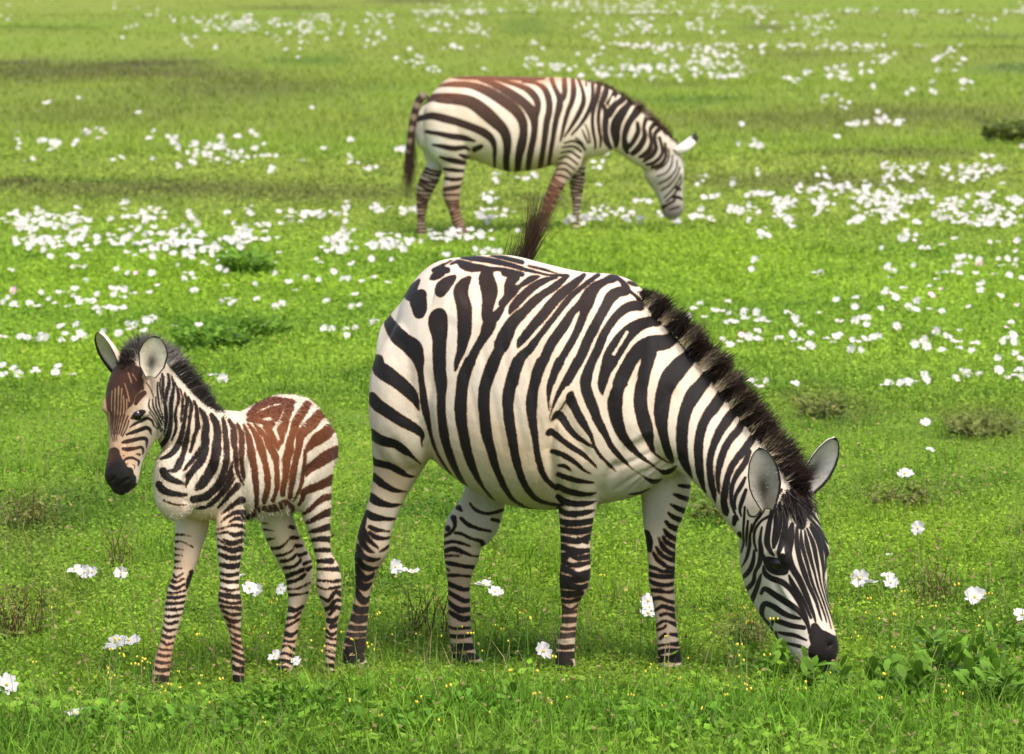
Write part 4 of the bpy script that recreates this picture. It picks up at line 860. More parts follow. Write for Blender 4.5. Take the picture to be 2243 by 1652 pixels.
A.finish(.0048, 12, COAT_FOAL, FOAL, {'far_hind': FOAL_FH, 'far_fore': FOAL_FF}, (.56, .48, .39), (.012, .009, .008),
         [(400, 1230, 40, 60, (.66, .46, .32), .6), (360, 1440, 80, 60, (.42, .27, .18), .7), (500, 1400, 60, 90, (.46, .33, .24), .7), (630, 1400, 60, 90, (.46, .33, .24), .7), (715, 1380, 50, 100, (.48, .35, .26), .7), (470, 1140, 50, 30, (.66, .48, .34), .6), (630, 1180, 50, 40, (.60, .47, .36), .6),
          (250, 992, 46, 34, (.40, .20, .10), 1.0), (250, 940, 30, 60, (.62, .44, .30), .6), (275, 840, 60, 46, (.30, .16, .09), .8), (256, 900, 34, 62, (.33, .20, .12), .95), (300, 965, 40, 40, (.52, .40, .29), .5)],
         [(660, 930, 90, 110, BROWN, 1.0), (612, 980, 62, 110, BROWN, .9), (580, 920, 34, 34, BROWN, .8), (700, 1030, 50, 70, (.07, .022, .010), .9), (640, 880, 70, 30, (.08, .026, .012), .6), (280, 850, 50, 50, (.050, .020, .012), .9), (250, 930, 30, 60, (.055, .024, .014), .7), (290, 990, 24, 24, (.06, .022, .012), .6),
          (235, 1010, 20, 26, (.11, .045, .022), .7), (265, 1040, 40, 40, (.012, .010, .009), 1.0), (500, 1380, 50, 60, (.045, .022, .014), .6), (350, 1440, 60, 50, (.04, .022, .015), .6)])
def foal_parts():
    A = foal
    P, N = A.hit(301, 911)
    A.eye(P - N * .0145, .0205, N)
    a, ax, n, bt, L = A.H
    rel = (P - a); far = a + ax * (rel @ ax) + n * (rel @ n) - bt * (rel @ bt); nn = N - bt * 2 * (N @ bt)
    A.eye(far - nn * .022, .0205, nn)
    toc = unit(CAM - A.P0)
    b1 = A.pt(330, 828, .145); t1 = A.pt(340, 736, .15)
    A.ear(b1, t1, toc + RGT * .1, .046, .034, (.62, .56, .47), (.66, .58, .48), bend=.03, rimw=.17, rim=(.016, .012, .01), core=(.045, .038, .032), belly=.58)
    b2 = A.pt(252, 822, -.06); t2 = A.pt(217, 727, -.05)
    A.ear(b2, t2, toc * .62 - RGT * .78, .050, .036, (.62, .52, .44), (.62, .50, .40), bend=.03, rimw=.13, rim=(.016, .012, .01))
    crest = [(478, 908, 0), (452, 893, 0), (424, 870, 0), (398, 840, 0), (374, 808, 0), (352, 784, 0), (330, 766, .0), (306, 768, .005), (285, 790, .01), (268, 818, .015)]
    mane(A, crest, [24, 46, 60, 66, 66, 60, 52, 50, 40, 18], 6000, .0032, (.040, .034, .032), (.30, .27, .25), (.030, .023, .020), 21, row=.017, spread=.25, back=.05, inset=16, tipmix=.6, darken=.3)
    # fluffy coat along back, croup and belly
    r = np.random.default_rng(31)
    V = A.W; nrm = np.empty(len(V) * 3, np.float32); A.body.data.vertices.foreach_get('normal', nrm)
    nrm = nrm.reshape(-1, 3).astype(float) @ A.Rm.T
    uv = A.uv
    ok = np.where((A.lay == 0) & (uv[:, 1] < 1240 + 40 * np.sin(uv[:, 0])) & (uv[:, 0] > 345))[0]
    k = 34000; i = r.choice(ok, k)
    B = V[i]; N = nrm[i]
    back = -A.h
    D = N * np.where((uv[i, 1] < 930) & (uv[i, 0] > 540), .5, .2)[:, None] + back * .5 + np.array([0, 0, -.6]) + r.normal(0, .28, (k, 3))
    D -= N * np.minimum(0, (D * N).sum(1) - .25)[:, None]; D /= np.linalg.norm(D, axis=1)[:, None]
    at = {q: np.empty(len(V) * 4, np.float32) for q in ('light_coat', 'dark_coat')}
    for q in at: A.body.data.attributes[q].data.foreach_get('color', at[q])
    st = np.empty(len(V), np.float32); A.body.data.attributes['stripe'].data.foreach_get('value', st)
    c = np.where((st[i] > 0)[:, None], at['light_coat'].reshape(-1, 4)[i, :3], at['dark_coat'].reshape(-1, 4)[i, :3])
    c = c * r.uniform(.7, 1.25, (k, 1))
    croup = ((uv[i, 1] < 930) & (uv[i, 0] > 540)) | ((uv[i, 1] > 1112) & (uv[i, 0] > 525) & (uv[i, 0] < 640))
    Ln = np.where(croup, .012, .0055) * r.uniform(.6, 1.3, k)
    strand_mesh(A, 'fluffy_coat', B - N * .001, D, Ln, .0022, c, c * 1.05, r, .15, .2)
    tail(A, [A.pt(706, 935, -.02), A.pt(712, 960, -.05), A.pt(708, 1010, -.07), A.pt(700, 1060, -.08)], .016, .012, A.pt(700, 1060, -.08), np.array([0, 0, -1.]), .10, 400, 33, spread=.08)
foal_parts()

# ---- rear mare
A = Animal('grazing_zebra', (1100, 512), R_(14), True, 'brown backed zebra grazing in the flowers far behind, tail hanging down', GROUP)
rear = A
A.torso([(934, 222, 330, .14), (958, 194, 335, .195), (985, 172, 340, .25), (1040, 167, 352, .28), (1110, 168, 376, .31), (1170, 169, 372, .31), (1225, 170, 358, .28), (1270, 174, 350, .24), (1305, 190, 344, .19), (1326, 215, 338, .14)])
A.tube([(1270, 262, 0, 88, .21), (1310, 258, 0, 72, .165), (1345, 268, 0, 58, .135), (1378, 290, 0, 52, .118), (1412, 316, 0, 49, .105), (1445, 340, 0, 45, .095), (1466, 356, 0, 42, .088)], p=2.1)
A.leg([(235, 930, 1010), (280, 926, 1022), (320, 938, 1030), (345, 958, 1026), (360, 966, 1021), (383, 973, 1016), (406, 971, 1010), (429, 970, 1007), (452, 980, 1007), (475, 987, 1012), (498, 995, 1019), (517, 1005, 1028), (526, 1008, 1032)], -.12, squash=.78)
A.leg([(300, 922, 985), (340, 928, 980), (360, 935, 972), (383, 924, 966), (406, 914, 954), (429, 911, 943), (452, 912, 936), (475, 913, 932), (500, 913, 931), (524, 912, 932)], .12, 'far_hind', .78)
A.leg([(270, 1222, 1290), (310, 1224, 1285), (345, 1222, 1276), (360, 1219, 1270), (383, 1213, 1250), (406, 1203, 1236), (429, 1194, 1225), (452, 1187, 1215), (475, 1180, 1203), (496, 1174, 1195), (516, 1168, 1190)], -.13, squash=.82)
A.leg([(310, 1255, 1300), (340, 1258, 1292), (360, 1259, 1284), (383, 1252, 1282), (406, 1247, 1280), (429, 1251, 1275), (452, 1254, 1272), (475, 1255, 1270), (500, 1252, 1270)], .12, 'far_fore', .82)
A.head((1480, 330), (1490, 475), 0, .02, R_(8), [(t_, a_ * 1.12, b_ * 1.1, h_ * 1.1) for t_, a_, b_, h_ in [(-.12, .02, -.34, .10), (0, .055, -.40, .135), (.12, .075, -.44, .165), (.25, .09, -.46, .18), (.36, .085, -.45, .178), (.47, .075, -.40, .15), (.6, .06, -.33, .12), (.72, .055, -.285, .105), (.83, .05, -.255, .104), (.91, .04, -.245, .108), (.97, .01, -.225, .09), (1.0, -.03, -.18, .065)]])
A.hball(.345, .05, .135, (.085, .032, .04)); A.hball(.345, .05, -.135, (.085, .032, .04))
A.finish(.0095, 6, COAT, REAR, {'far_hind': REAR_FH, 'far_fore': REAR_FF}, (.53, .46, .37), (.016, .010, .008),
         [(1200, 430, 40, 70, (.28, .15, .09), 1.0), (990, 470, 40, 70, (.30, .20, .14), 1.0), (925, 460, 30, 70, (.38, .30, .24), .8), (1262, 440, 26, 70, (.44, .36, .30), .8), (945, 340, 24, 40, (.60, .58, .55), .9), (1465, 400, 46, 70, (.40, .37, .34), .95), (1475, 462, 34, 16, (.16, .14, .13), .9), (1100, 172, 160, 14, (.42, .20, .10), .6)],
         [(1000, 185, 60, 30, (.14, .050, .020), .9), (1120, 175, 150, 22, (.15, .052, .022), .95), (1090, 230, 120, 50, (.045, .020, .011), .7), (1190, 430, 40, 60, (.07, .030, .016), .9), (990, 480, 40, 50, (.075, .034, .020), .8), (920, 470, 30, 60, (.06, .03, .02), .7)])
def rear_parts():
    A = rear
    P, N = A.hit(1499, 388)
    if P is not None: A.eye(P - N * .014, .024, N)
    toc = unit(CAM - A.P0)
    b1 = A.pt(1484, 338, -.06); t1 = A.pt(1528, 298, -.06)
    A.ear(b1, t1, A.h * .9 - toc * .35, .055, .042, (.36, .33, .30), (.60, .56, .52), tipdark=.22, bend=.05)
    b2 = A.pt(1492, 332, .07); t2 = A.pt(1524, 293, .10)
    A.ear(b2, t2, A.h * .9 - toc * .2, .05, .04, (.36, .33, .30), (.60, .56, .52), tipdark=.22, bend=.05)
    crest = [(1285, 178, 0), (1308, 190, 0), (1340, 208, 0), (1370, 228, 0), (1400, 248, 0), (1428, 274, 0), (1456, 300, 0), (1480, 322, 0)]
    mane(A, crest, [10, 22, 30, 32, 34, 32, 30, 20], 2600, .006, (.018, .013, .011), (.60, .48, .35), (.05, .020, .010), 41, row=.02, inset=8, tipmix=.7)
    tail(A, [A.pt(934, 206, .0), A.pt(917, 222, .01), A.pt(906, 258, .02), A.pt(899, 300, .02), A.pt(894, 340, .02)], .036, .026, A.pt(894, 340, .02), unit(A.pt(899, 445, .02) - A.pt(894, 330, .02)),   .42, 1300, 43, spread=.085, tipc=(.050, .022, .010), pale=(.22, .17, .13))
rear_parts()
# ------------------------------------------------------------------ ground
FEET = []
for an_, spots in ((mare, ((780, 1462, -.125), (1033, 1466, .125), (1237, 1462, -.135), (1468, 1466, .11))), (foal, ((520, 1488, .085), (330, 1520, -.075), (722, 1480, .075), (610, 1484, -.07))), (rear, ((1018, 522, -.12), (922, 526, .12), (1180, 512, -.13), (1262, 500, .12)))):
    for q in spots: FEET.append(an_.pt(*q))
def gz(x, y):
    """gentle swells of the meadow; flat where the herd stands"""
    x = np.asarray(x, float); y = np.asarray(y, float)
    far = np.clip((y - 46) / 40, 0, 1)
    z = .045 * (lat_noise(x, y, 1.7, 3) - .5) * np.clip((y - 17) / 3, .35, 1)
    z += far * (.5 * (lat_noise(x + 40, y, 26, 5) - .5) + .22 * (lat_noise(x, y + 9, 9, 8) - .5))
    num = np.zeros_like(x); den = np.zeros_like(x)
    for f in FEET:                                                     # the ground meets every hoof
        w_ = np.exp(-((x - f[0]) ** 2 + (y - f[1]) ** 2) / .10); num = num + w_ * (f[2] + .004); den = den + w_
    return z * np.clip(1 - den, 0, 1) + num / np.maximum(den, 1)

def bare(u, v, ru, rv):
    a = ground_pt(u, v); k = np.linalg.norm(a - CAM) / FPX
    dv = np.abs(ground_pt(u, v - rv)[1] - ground_pt(u, v + rv)[1]) / 2
    return a[0], a[1], ru * k, dv
# worn olive and brown strips of the field, dark green hollows: (u, v, ru, rv), colour, strength
OLIVE = (.140, .150, .040); BROWNG = (.105, .082, .042); DEEP = (.070, .155, .014); LIME = (.27, .41, .018)
PATCH = [(bare(120, 150, 420, 32), OLIVE, .95), (bare(330, 128, 130, 8), BROWNG, .8), (bare(40, 122, 90, 6), BROWNG, .8), (bare(420, 165, 200, 14), BROWNG, .45), (bare(680, 126, 90, 7), DEEP, .6), (bare(540, 200, 260, 26), OLIVE, .7), (bare(200, 250, 300, 24), OLIVE, .45),
         (bare(330, 415, 380, 22), OLIVE, .85), (bare(40, 402, 60, 6), BROWNG, .8), (bare(700, 430, 300, 22), OLIVE, .7), (bare(260, 400, 160, 6), DEEP, .5), (bare(80, 66, 160, 5), DEEP, .6), (bare(640, 18, 120, 4), BROWNG, .5), (bare(900, 5, 110, 4), BROWNG, .6),
         (bare(1540, 222, 130, 6), DEEP, .75), (bare(1700, 270, 250, 20), OLIVE, .5), (bare(2210, 290, 50, 24), (.08, .115, .02), .95), (bare(1950, 340, 220, 10), BROWNG, .55), (bare(2000, 255, 260, 20), OLIVE, .6), (bare(1750, 400, 330, 16), OLIVE, .7),
         (bare(1680, 65, 60, 4), BROWNG, .6), (bare(1750, 130, 90, 5), BROWNG, .5), (bare(2230, 155, 90, 6), (.09, .15, .05), .8), (bare(2160, 110, 60, 12), DEEP, .6), (bare(2200, 78, 120, 5), (.09, .15, .05), .6), (bare(1150, 30, 90, 6), DEEP, .5), (bare(1150, 64, 60, 12), DEEP, .5), (bare(1480, 195, 110, 4), BROWNG, .4),
         (bare(1200, 440, 90, 10), OLIVE, .8), (bare(1200, 460, 200, 8), BROWNG, .35),
         (bare(530, 578, 40, 26), (.05, .13, .02), .9), (bare(480, 740, 130, 46), (.07, .19, .012), .75), (bare(60, 870, 80, 50), DEEP, .4), (bare(180, 780, 120, 60), LIME, .4), (bare(60, 1150, 130, 80), (.15, .17, .04), .5), (bare(100, 1320, 120, 60), (.18, .20, .04), .4), (bare(230, 1100, 120, 60), DEEP, .5),
         (bare(2160, 930, 110, 36), (.15, .18, .04), .8), (bare(1800, 890, 100, 36), (.16, .19, .04), .7), (bare(1640, 1390, 70, 36), (.13, .14, .04), .7), (bare(1990, 1090, 130, 34), (.16, .2, .04), .5), (bare(2100, 1500, 240, 90), (.085, .22, .014), .7), (bare(1500, 1600, 700, 60), (.11, .26, .014), .6), (bare(1560, 1130, 60, 40), DEEP, .5),
         (bare(900, 950, 90, 60), LIME, .4), (bare(1550, 560, 330, 60), LIME, .45), (bare(350, 620, 420, 60), LIME, .35), (bare(1300, 1250, 300, 90), LIME, .4), (bare(1980, 1180, 260, 80), LIME, .4)]
def field_colour(x, y):
    n = lambda s_, k: lat_noise(x, y, s_, k)[:, None]
    d = np.clip((y - 24) / 30, 0, 1)[:, None]
    lush = np.array((.268, .435, .030)); dry = np.array((.302, .365, .060)); mid = np.array((.176, .325, .024))
    t = np.clip((.5 * n(2.6, 11) + .3 * n(.9, 12) + .2 * n(.35, 13) - .5) * 1.9 + .5, 0, 1)
    c = lush * (1 - t) + mid * t
    k = np.clip((n(6.5, 14) * .6 + n(17, 15) * .4 - .36) * 3, 0, 1) * (.25 + .6 * d)
    c = c * (1 - k) + dry * k
    f = np.clip((y - 38) / 25, 0, 1)[:, None] * (.5 + .45 * n(11, 18))
    c = c * (1 - f) + np.array((.255, .305, .052)) * f
    m_ = np.clip((n(.28, 19) * .6 + n(.8, 20) * .4 - .5) * 3, 0, 1) * .6 * (1 - d * .6)
    c = c * (1 - m_) + np.array((.045, .140, .008)) * m_
    for (px, py, rx, ry), col, s_ in PATCH:
        i = np.where((np.abs(x - px) < rx * 2.2) & (np.abs(y - py) < ry * 2.2))[0]
        if not len(i): continue
        q = ((x[i] - px) / rx) ** 2 + ((y[i] - py) / ry) ** 2
        q = q * (.6 + .9 * lat_noise(x[i], y[i], max(rx, .6) * .35, 17))
        w_ = (np.exp(-q ** 1.6) * s_)[:, None]
        c[i] = c[i] * (1 - w_) + np.array(col) * w_
    return c

def leaf_material(name, trans=.45, rough=.55):
    m, t, b = new_mat(name)
    a = node(t, 'ShaderNodeAttribute', attribute_name='tone')
    t.links.new(a.outputs['Color'], b.inputs['Base Color'])
    b.inputs['Roughness'].default_value = rough; b.inputs['Specular IOR Level'].default_value = .12
    tr = node(t, 'ShaderNodeBsdfTranslucent'); t.links.new(a.outputs['Color'], tr.inputs[0])
    mx = node(t, 'ShaderNodeMixShader'); mx.inputs[0].default_value = trans
    t.links.new(b.outputs[0], mx.inputs[1]); t.links.new(tr.outputs[0], mx.inputs[2])
    t.links.new(mx.outputs[0], t.nodes['Material Output'].inputs[0])
    return m
GRASS = leaf_material('grass blades', .40); LEAF = leaf_material('broad leaves', .3, .45)

def ground_material():
    m, t, b = new_mat('meadow soil and turf')
    a = node(t, 'ShaderNodeAttribute', attribute_name='tone')
    tc = node(t, 'ShaderNodeTexCoord')
    n = node(t, 'ShaderNodeTexNoise'); n.inputs['Scale'].default_value = 22; n.inputs['Detail'].default_value = 6; n.inputs['Roughness'].default_value = .7
    t.links.new(tc.outputs['Object'], n.inputs['Vector'])
    mr = node(t, 'ShaderNodeMapRange'); mr.inputs['From Min'].default_value = .3; mr.inputs['From Max'].default_value = .7
    mr.inputs['To Min'].default_value = .5; mr.inputs['To Max'].default_value = 1.15
    t.links.new(n.outputs[0], mr.inputs['Value'])
    h = node(t, 'ShaderNodeHueSaturation'); t.links.new(mr.outputs[0], h.inputs['Value']); t.links.new(a.outputs['Color'], h.inputs['Color'])
    t.links.new(h.outputs[0], b.inputs['Base Color']); b.inputs['Roughness'].default_value = .9; b.inputs['Specular IOR Level'].default_value = .1
    bu = node(t, 'ShaderNodeBump'); bu.inputs['Distance'].default_value = .03; bu.inputs['Strength'].default_value = .8
    t.links.new(n.outputs[0], bu.inputs['Height']); t.links.new(bu.outputs[0], b.inputs['Normal'])
    return m
# one sheet, fine near the herd, out to the horizon
xs = np.concatenate([np.linspace(-2500, -60, 14), np.linspace(-56, -7, 90), np.linspace(-6.8, 6.8, 150), np.linspace(7, 56, 90), np.linspace(60, 2500, 14)])
ys = np.concatenate([np.linspace(-30, 10, 8), np.arange(10.3, 30, .12), np.arange(30, 70, .35), np.arange(70, 260, 1.4), np.linspace(265, 3500, 14)])
X, Y = np.meshgrid(xs, ys); x = X.ravel(); y = Y.ravel()
nx = len(xs); i = np.arange(len(ys) - 1)[:, None] * nx; j = np.arange(nx - 1)[None]
F = np.stack([i + j, i + j + 1, i + nx + j + 1, i + nx + j], -1).reshape(-1, 4)
gme = mesh_np('meadow_ground', np.stack([x, y, gz(x, y)], 1), [F], [ground_material()], {'tone': field_colour(x, y) * .8})
tag(link('meadow_ground', gme), kind='structure')

def press(P):
    """turf trodden down round the hooves"""
    k = np.ones(len(P))
    for f in FEET[:8]: k *= 1 - .58 * np.exp(-(((P[:, 0] - f[0]) / .22) ** 2 + ((P[:, 1] - f[1] + .22) / .34) ** 2))
    return k

def scatter(n, v0, v1, pad=220, power=1.0):
    """points spread evenly as seen from the track, so near turf gets the most"""
    u = np.where(rng.uniform(0, 1, n) < .84, rng.uniform(-pad, IMW + pad, n), rng.uniform(-2200, IMW + 2200, n)); v = v0 + (v1 - v0) * rng.uniform(0, 1, n) ** power
    d = FWD[None] + RGT[None] * ((u - IMW / 2) / FPX)[:, None] + UPV[None] * ((IMH / 2 - v) / FPX)[:, None]
    P = CAM + d * (-CAMH / d[:, 2])[:, None]
    x = P[:, 0]; y = P[:, 1] + rng.uniform(-.03, .03, n) * P[:, 1] * .3
    return np.stack([x, y, gz(x, y)], 1)

def blades(P, h, wdt, tone, lean=.45, seg2=True):
    n = len(P); a = rng.uniform(0, 2 * np.pi, n); b = rng.uniform(0, 2 * np.pi, n)
    S = np.stack([np.cos(a), np.sin(a), np.zeros(n)], 1) * (wdt / 2)[:, None]
    Ln = np.stack([np.cos(b), np.sin(b), np.zeros(n)], 1) * (h * rng.uniform(.1, 1, n) * lean)[:, None]
    up = np.zeros((n, 3)); up[:, 2] = h
    B = P - np.array([0, 0, .01])
    M = B + up * .55 + Ln * .35; T = B + up * rng.uniform(.75, 1, n)[:, None] + Ln
    V = np.stack([B - S, B + S, M - S * .8, M + S * .8, T], 1).reshape(-1, 3)
    o = np.arange(n)[:, None] * 5
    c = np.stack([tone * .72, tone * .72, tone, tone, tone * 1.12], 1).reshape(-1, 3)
    return V, o + np.array([0, 1, 3, 2]), o + np.array([2, 3, 4]), c

def leaflets(P, size, tone, tilt=.85):
    """small oval leaves of the ground cover"""
    n = len(P); a = rng.uniform(0, 2 * np.pi, n)
    nz = np.stack([rng.normal(0, tilt, n), rng.normal(-.15, tilt, n), np.ones(n)], 1); nz /= np.linalg.norm(nz, axis=1)[:, None]
    t = np.stack([np.cos(a), np.sin(a), np.zeros(n)], 1); t -= nz * (t * nz).sum(1)[:, None]; t /= np.linalg.norm(t, axis=1)[:, None]
    s = np.cross(nz, t); L = size[:, None]
    V = np.stack([P - t * L * .5, P + s * L * .3, P + t * L * .5 + nz * L * .1, P - s * L * .3], 1).reshape(-1, 3)
    o = np.arange(n)[:, None] * 4
    return V, o + np.array([0, 1, 2, 3]), np.repeat(tone, 4, 0)

def tint(P, lo=.62, hi=1.28, warm=.2):
    c = field_colour(P[:, 0], P[:, 1]) * rng.uniform(lo, hi, (len(P), 1))
    y_ = rng.uniform(0, 1, len(P))
    k = np.where(y_ > .86, rng.uniform(.3, 1, len(P)), 0)[:, None] * warm * 2
    return c * (1 - k) + np.array((.42, .43, .10)) * k

def pack(name, parts, mat, label=None):
    V, Q, T, C, o = [], [], [], [], 0
    for p in parts:
        if len(p) == 4: v, q, t, c = p; T.append(t + o)
        else: v, q, c = p
        V.append(v); Q.append(q + o); C.append(c); o += len(v)
    F = [np.concatenate(Q)] + ([np.concatenate(T)] if T else [])
    return link(name, mesh_np(name, np.concatenate(V), F, [mat], {'tone': np.concatenate(C)}, smooth=False))

QUAL = 1.0
parts = []
# near turf: leafy mat
P = scatter(int(330000 * QUAL), 880, 1800); d = P[:, 1]
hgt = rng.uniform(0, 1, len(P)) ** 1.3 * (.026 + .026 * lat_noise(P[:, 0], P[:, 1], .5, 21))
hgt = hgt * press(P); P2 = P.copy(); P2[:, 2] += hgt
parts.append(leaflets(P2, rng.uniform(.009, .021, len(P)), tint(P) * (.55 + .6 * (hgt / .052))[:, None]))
P = scatter(int(75000 * QUAL), 860, 1800)
hh = rng.uniform(.018, .042, len(P)) * (1 + .8 * (lat_noise(P[:, 0], P[:, 1], .6, 22) > .62))
hh = hh * press(P)
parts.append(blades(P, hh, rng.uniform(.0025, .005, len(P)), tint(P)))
P = scatter(420, 900, 1560); P = np.repeat(P, 34, 0); q = rng.normal(0, .045, (len(P), 2)); P[:, 0] += q[:, 0]; P[:, 1] += q[:, 1]      # tussocks
parts.append(blades(P, rng.uniform(.04, .115, len(P)) * press(P), rng.uniform(.003, .0055, len(P)), tint(P, .45, 1.1) * np.array((.78, .90, .9)), .8))
P = scatter(1500, 900, 1700)
parts.append(blades(P, rng.uniform(.10, .22, len(P)), np.full(len(P), .0026), np.tile((.36, .30, .14), (len(P), 1)) * rng.uniform(.5, 1.2, (len(P), 1)), .6))
P = scatter(2600, 900, 1700); P[:, 2] += rng.uniform(.05, .10, len(P))
parts.append(leaflets(P, rng.uniform(.012, .026, len(P)), np.tile((.34, .27, .12), (len(P), 1)) * rng.uniform(.4, 1.2, (len(P), 1))))
o = pack('short_turf', parts, GRASS); tag(o, 'short bright green turf and clover around the nearest zebras', kind='stuff')
# long grass along the front
parts = []
P = scatter(int(42000 * QUAL), 1400, 1850); vv = (P[:, 1] < 16.3)
keep = rng.uniform(0, 1, len(P)) * 1.25 < np.clip((15.75 - P[:, 1]) / .9, .03, 1) * (.35 + .9 * lat_noise(P[:, 0], P[:, 1], .45, 23))
P = P[keep]
hh = rng.uniform(.07, .20, len(P)) * (.7 + .5 * lat_noise(P[:, 0], P[:, 1], .5, 24))
hh = hh * press(P)
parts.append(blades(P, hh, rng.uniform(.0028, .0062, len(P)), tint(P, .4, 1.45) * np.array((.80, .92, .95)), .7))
P = scatter(46000, 1470, 1850); P = P[rng.uniform(0, 1, len(P)) < np.clip((15.9 - P[:, 1]) / .8, .05, 1)]
P[:, 2] += press(P) * rng.uniform(0, .10, len(P)) * (.4 + .8 * lat_noise(P[:, 0], P[:, 1], .35, 25))
parts.append(leaflets(P, rng.uniform(.014, .040, len(P)), tint(P, .45, 1.25) * np.array((.82, .95, .95))))
o = pack('long_grass', parts, GRASS); tag(o, 'longer grass along the front edge of the meadow', kind='stuff')
# middle and far turf
parts = []
P = scatter(int(95000 * QUAL), 330, 900); d = P[:, 1]
parts.append(blades(P, rng.uniform(.025, .06, len(P)), .0030 * d / 16 * rng.uniform(.8, 1.6, len(P)), tint(P)))
P = scatter(int(130000 * QUAL), 330, 900); P[:, 2] += rng.uniform(.005, .045, len(P))
parts.append(leaflets(P, .014 * P[:, 1] / 16 * rng.uniform(.7, 1.4, len(P)), tint(P)))
P = scatter(int(90000 * QUAL), -60, 340); d = P[:, 1]
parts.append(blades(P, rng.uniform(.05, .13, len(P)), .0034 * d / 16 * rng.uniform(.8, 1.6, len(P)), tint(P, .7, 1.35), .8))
P = scatter(700, 340, 900); k_ = rng.integers(8, 30, len(P)); P = np.repeat(P, k_, 0); q = rng.normal(0, .09, (len(P), 2)); P[:, 0] += q[:, 0]; P[:, 1] += q[:, 1]
parts.append(blades(P, rng.uniform(.05, .13, len(P)), .003 * P[:, 1] / 16 * rng.uniform(.8, 1.5, len(P)), tint(P, .5, 1.1) * np.array((.82, .90, .95)), .8))
o = pack('distant_turf', parts, GRASS); tag(o, 'green and olive turf of the field behind the zebras', kind='stuff')
# ------------------------------------------------------------------ white flowers
def petal_material():
    m, t, b = new_mat('white petal')
    tc = node(t, 'ShaderNodeTexCoord'); n = node(t, 'ShaderNodeTexNoise'); n.inputs['Scale'].default_value = 120
    t.links.new(tc.outputs['Object'], n.inputs['Vector'])
    mx = node(t, 'ShaderNodeMix', data_type='RGBA'); mx.inputs[6].default_value = (.54, .50, .52, 1); mx.inputs[7].default_value = (.72, .70, .67, 1)
    t.links.new(n.outputs[0], mx.inputs[0]); t.links.new(mx.outputs[2], b.inputs['Base Color'])
    b.inputs['Roughness'].default_value = .7; b.inputs['Specular IOR Level'].default_value = .15
    tr = node(t, 'ShaderNodeBsdfTranslucent'); t.links.new(mx.outputs[2], tr.inputs[0])
    ms = node(t, 'ShaderNodeMixShader'); ms.inputs[0].default_value = .3
    t.links.new(b.outputs[0], ms.inputs[1]); t.links.new(tr.outputs[0], ms.inputs[2])
    t.links.new(ms.outputs[0], t.nodes['Material Output'].inputs[0])
    return m
PETAL = petal_material(); YOLK = plain('flower heart', (.62, .50, .06), .7, .2); STEM = plain('green stem', (.12, .24, .03), .6, .3)
PINK = plain('fading pink petal', (.70, .42, .50), .7, .2); BUD = plain('yellow petal', (.66, .52, .05), .6, .3); TWIG = plain('dry twig', (.085, .050, .022), .8, .1)

def petal_grid(r, ang, R, rnd):
    """one crumpled, notched petal lying outwards from the heart"""
    nu, nv = 7, 7; V = []
    w_ = rnd.uniform(.50, .62); lift = rnd.uniform(.05, .55); ph = rnd.uniform(0, 6)
    for i in range(nu):
        u = i / (nu - 1)
        half = w_ * (math.sin(min(1, u * 1.05 + .05) * 1.75) ** .8) * (1 if u < .95 else .8)
        for j in range(nv):
            v = j / (nv - 1) * 2 - 1
            L = u * (1 - .10 * (1 - abs(v)) * (u > .8))
            x = L; y = half * v
            z = lift * u * u + .055 * math.sin(v * 4 + ph) * u + .035 * math.sin(u * 7 + ph * 2) * u - .10 * abs(v) * u
            V.append((x, y, z))
    V = np.array(V) * R
    c, s = math.cos(ang), math.sin(ang)
    V = V @ np.array([[c, s, 0], [-s, c, 0], [0, 0, 1]])
    i = np.arange(nu - 1)[:, None] * nv; j = np.arange(nv - 1)[None]
    return V, np.stack([i + j, i + nv + j, i + nv + j + 1, i + j + 1], -1).reshape(-1, 4)
def ball_grid(R, c, k=8):
    a = np.linspace(0, np.pi, k); b = np.linspace(0, 2 * np.pi, k, endpoint=False)
    V = np.array([[math.sin(i) * math.cos(j), math.sin(i) * math.sin(j), math.cos(i)] for i in a for j in b]) * R + np.array(c)
    i = np.arange(k - 1)[:, None] * k; j = np.arange(k)[None]; j2 = (j + 1) % k
    return V, np.stack([i + j, i + k + j, i + k + j2, i + j2], -1).reshape(-1, 4)
def rod(a, b, r0, r1, k=5):
    a = np.array(a, float); b = np.array(b, float); t = unit(b - a)
    x = unit(np.cross(t, (.3, .8, .1))); y = np.cross(t, x); q = np.linspace(0, 2 * np.pi, k, endpoint=False)
    C = np.outer(np.cos(q), x) + np.outer(np.sin(q), y)
    V = np.concatenate([a + C * r0, b + C * r1]); j = np.arange(k); j2 = (j + 1) % k
    return V, np.stack([j, j2, k + j2, k + j], -1)
FR = .030
def flower_parts(rnd):
    pet = [petal_grid(None, a0, FR, rnd) for a0 in (np.arange(4) * math.pi / 2 + rnd.uniform(0, 6) + np.array([rnd.uniform(-.15, .15) for _ in range(4)]))]
    heart = ball_grid(.0045, (0, 0, .003))
    return pet, heart
def tilt_of(rnd):
    """how a bloom leans: mostly open to the sky and a little towards the light"""
    e = Matrix.Rotation(rnd.uniform(0, 6.28), 4, 'Z')
    return Matrix.Rotation(R_(rnd.uniform(0, 75)), 4, Vector((1, rnd.uniform(-.7, .7), 0)).normalized()) @ e

GF = 'white flowers scattered over the meadow'
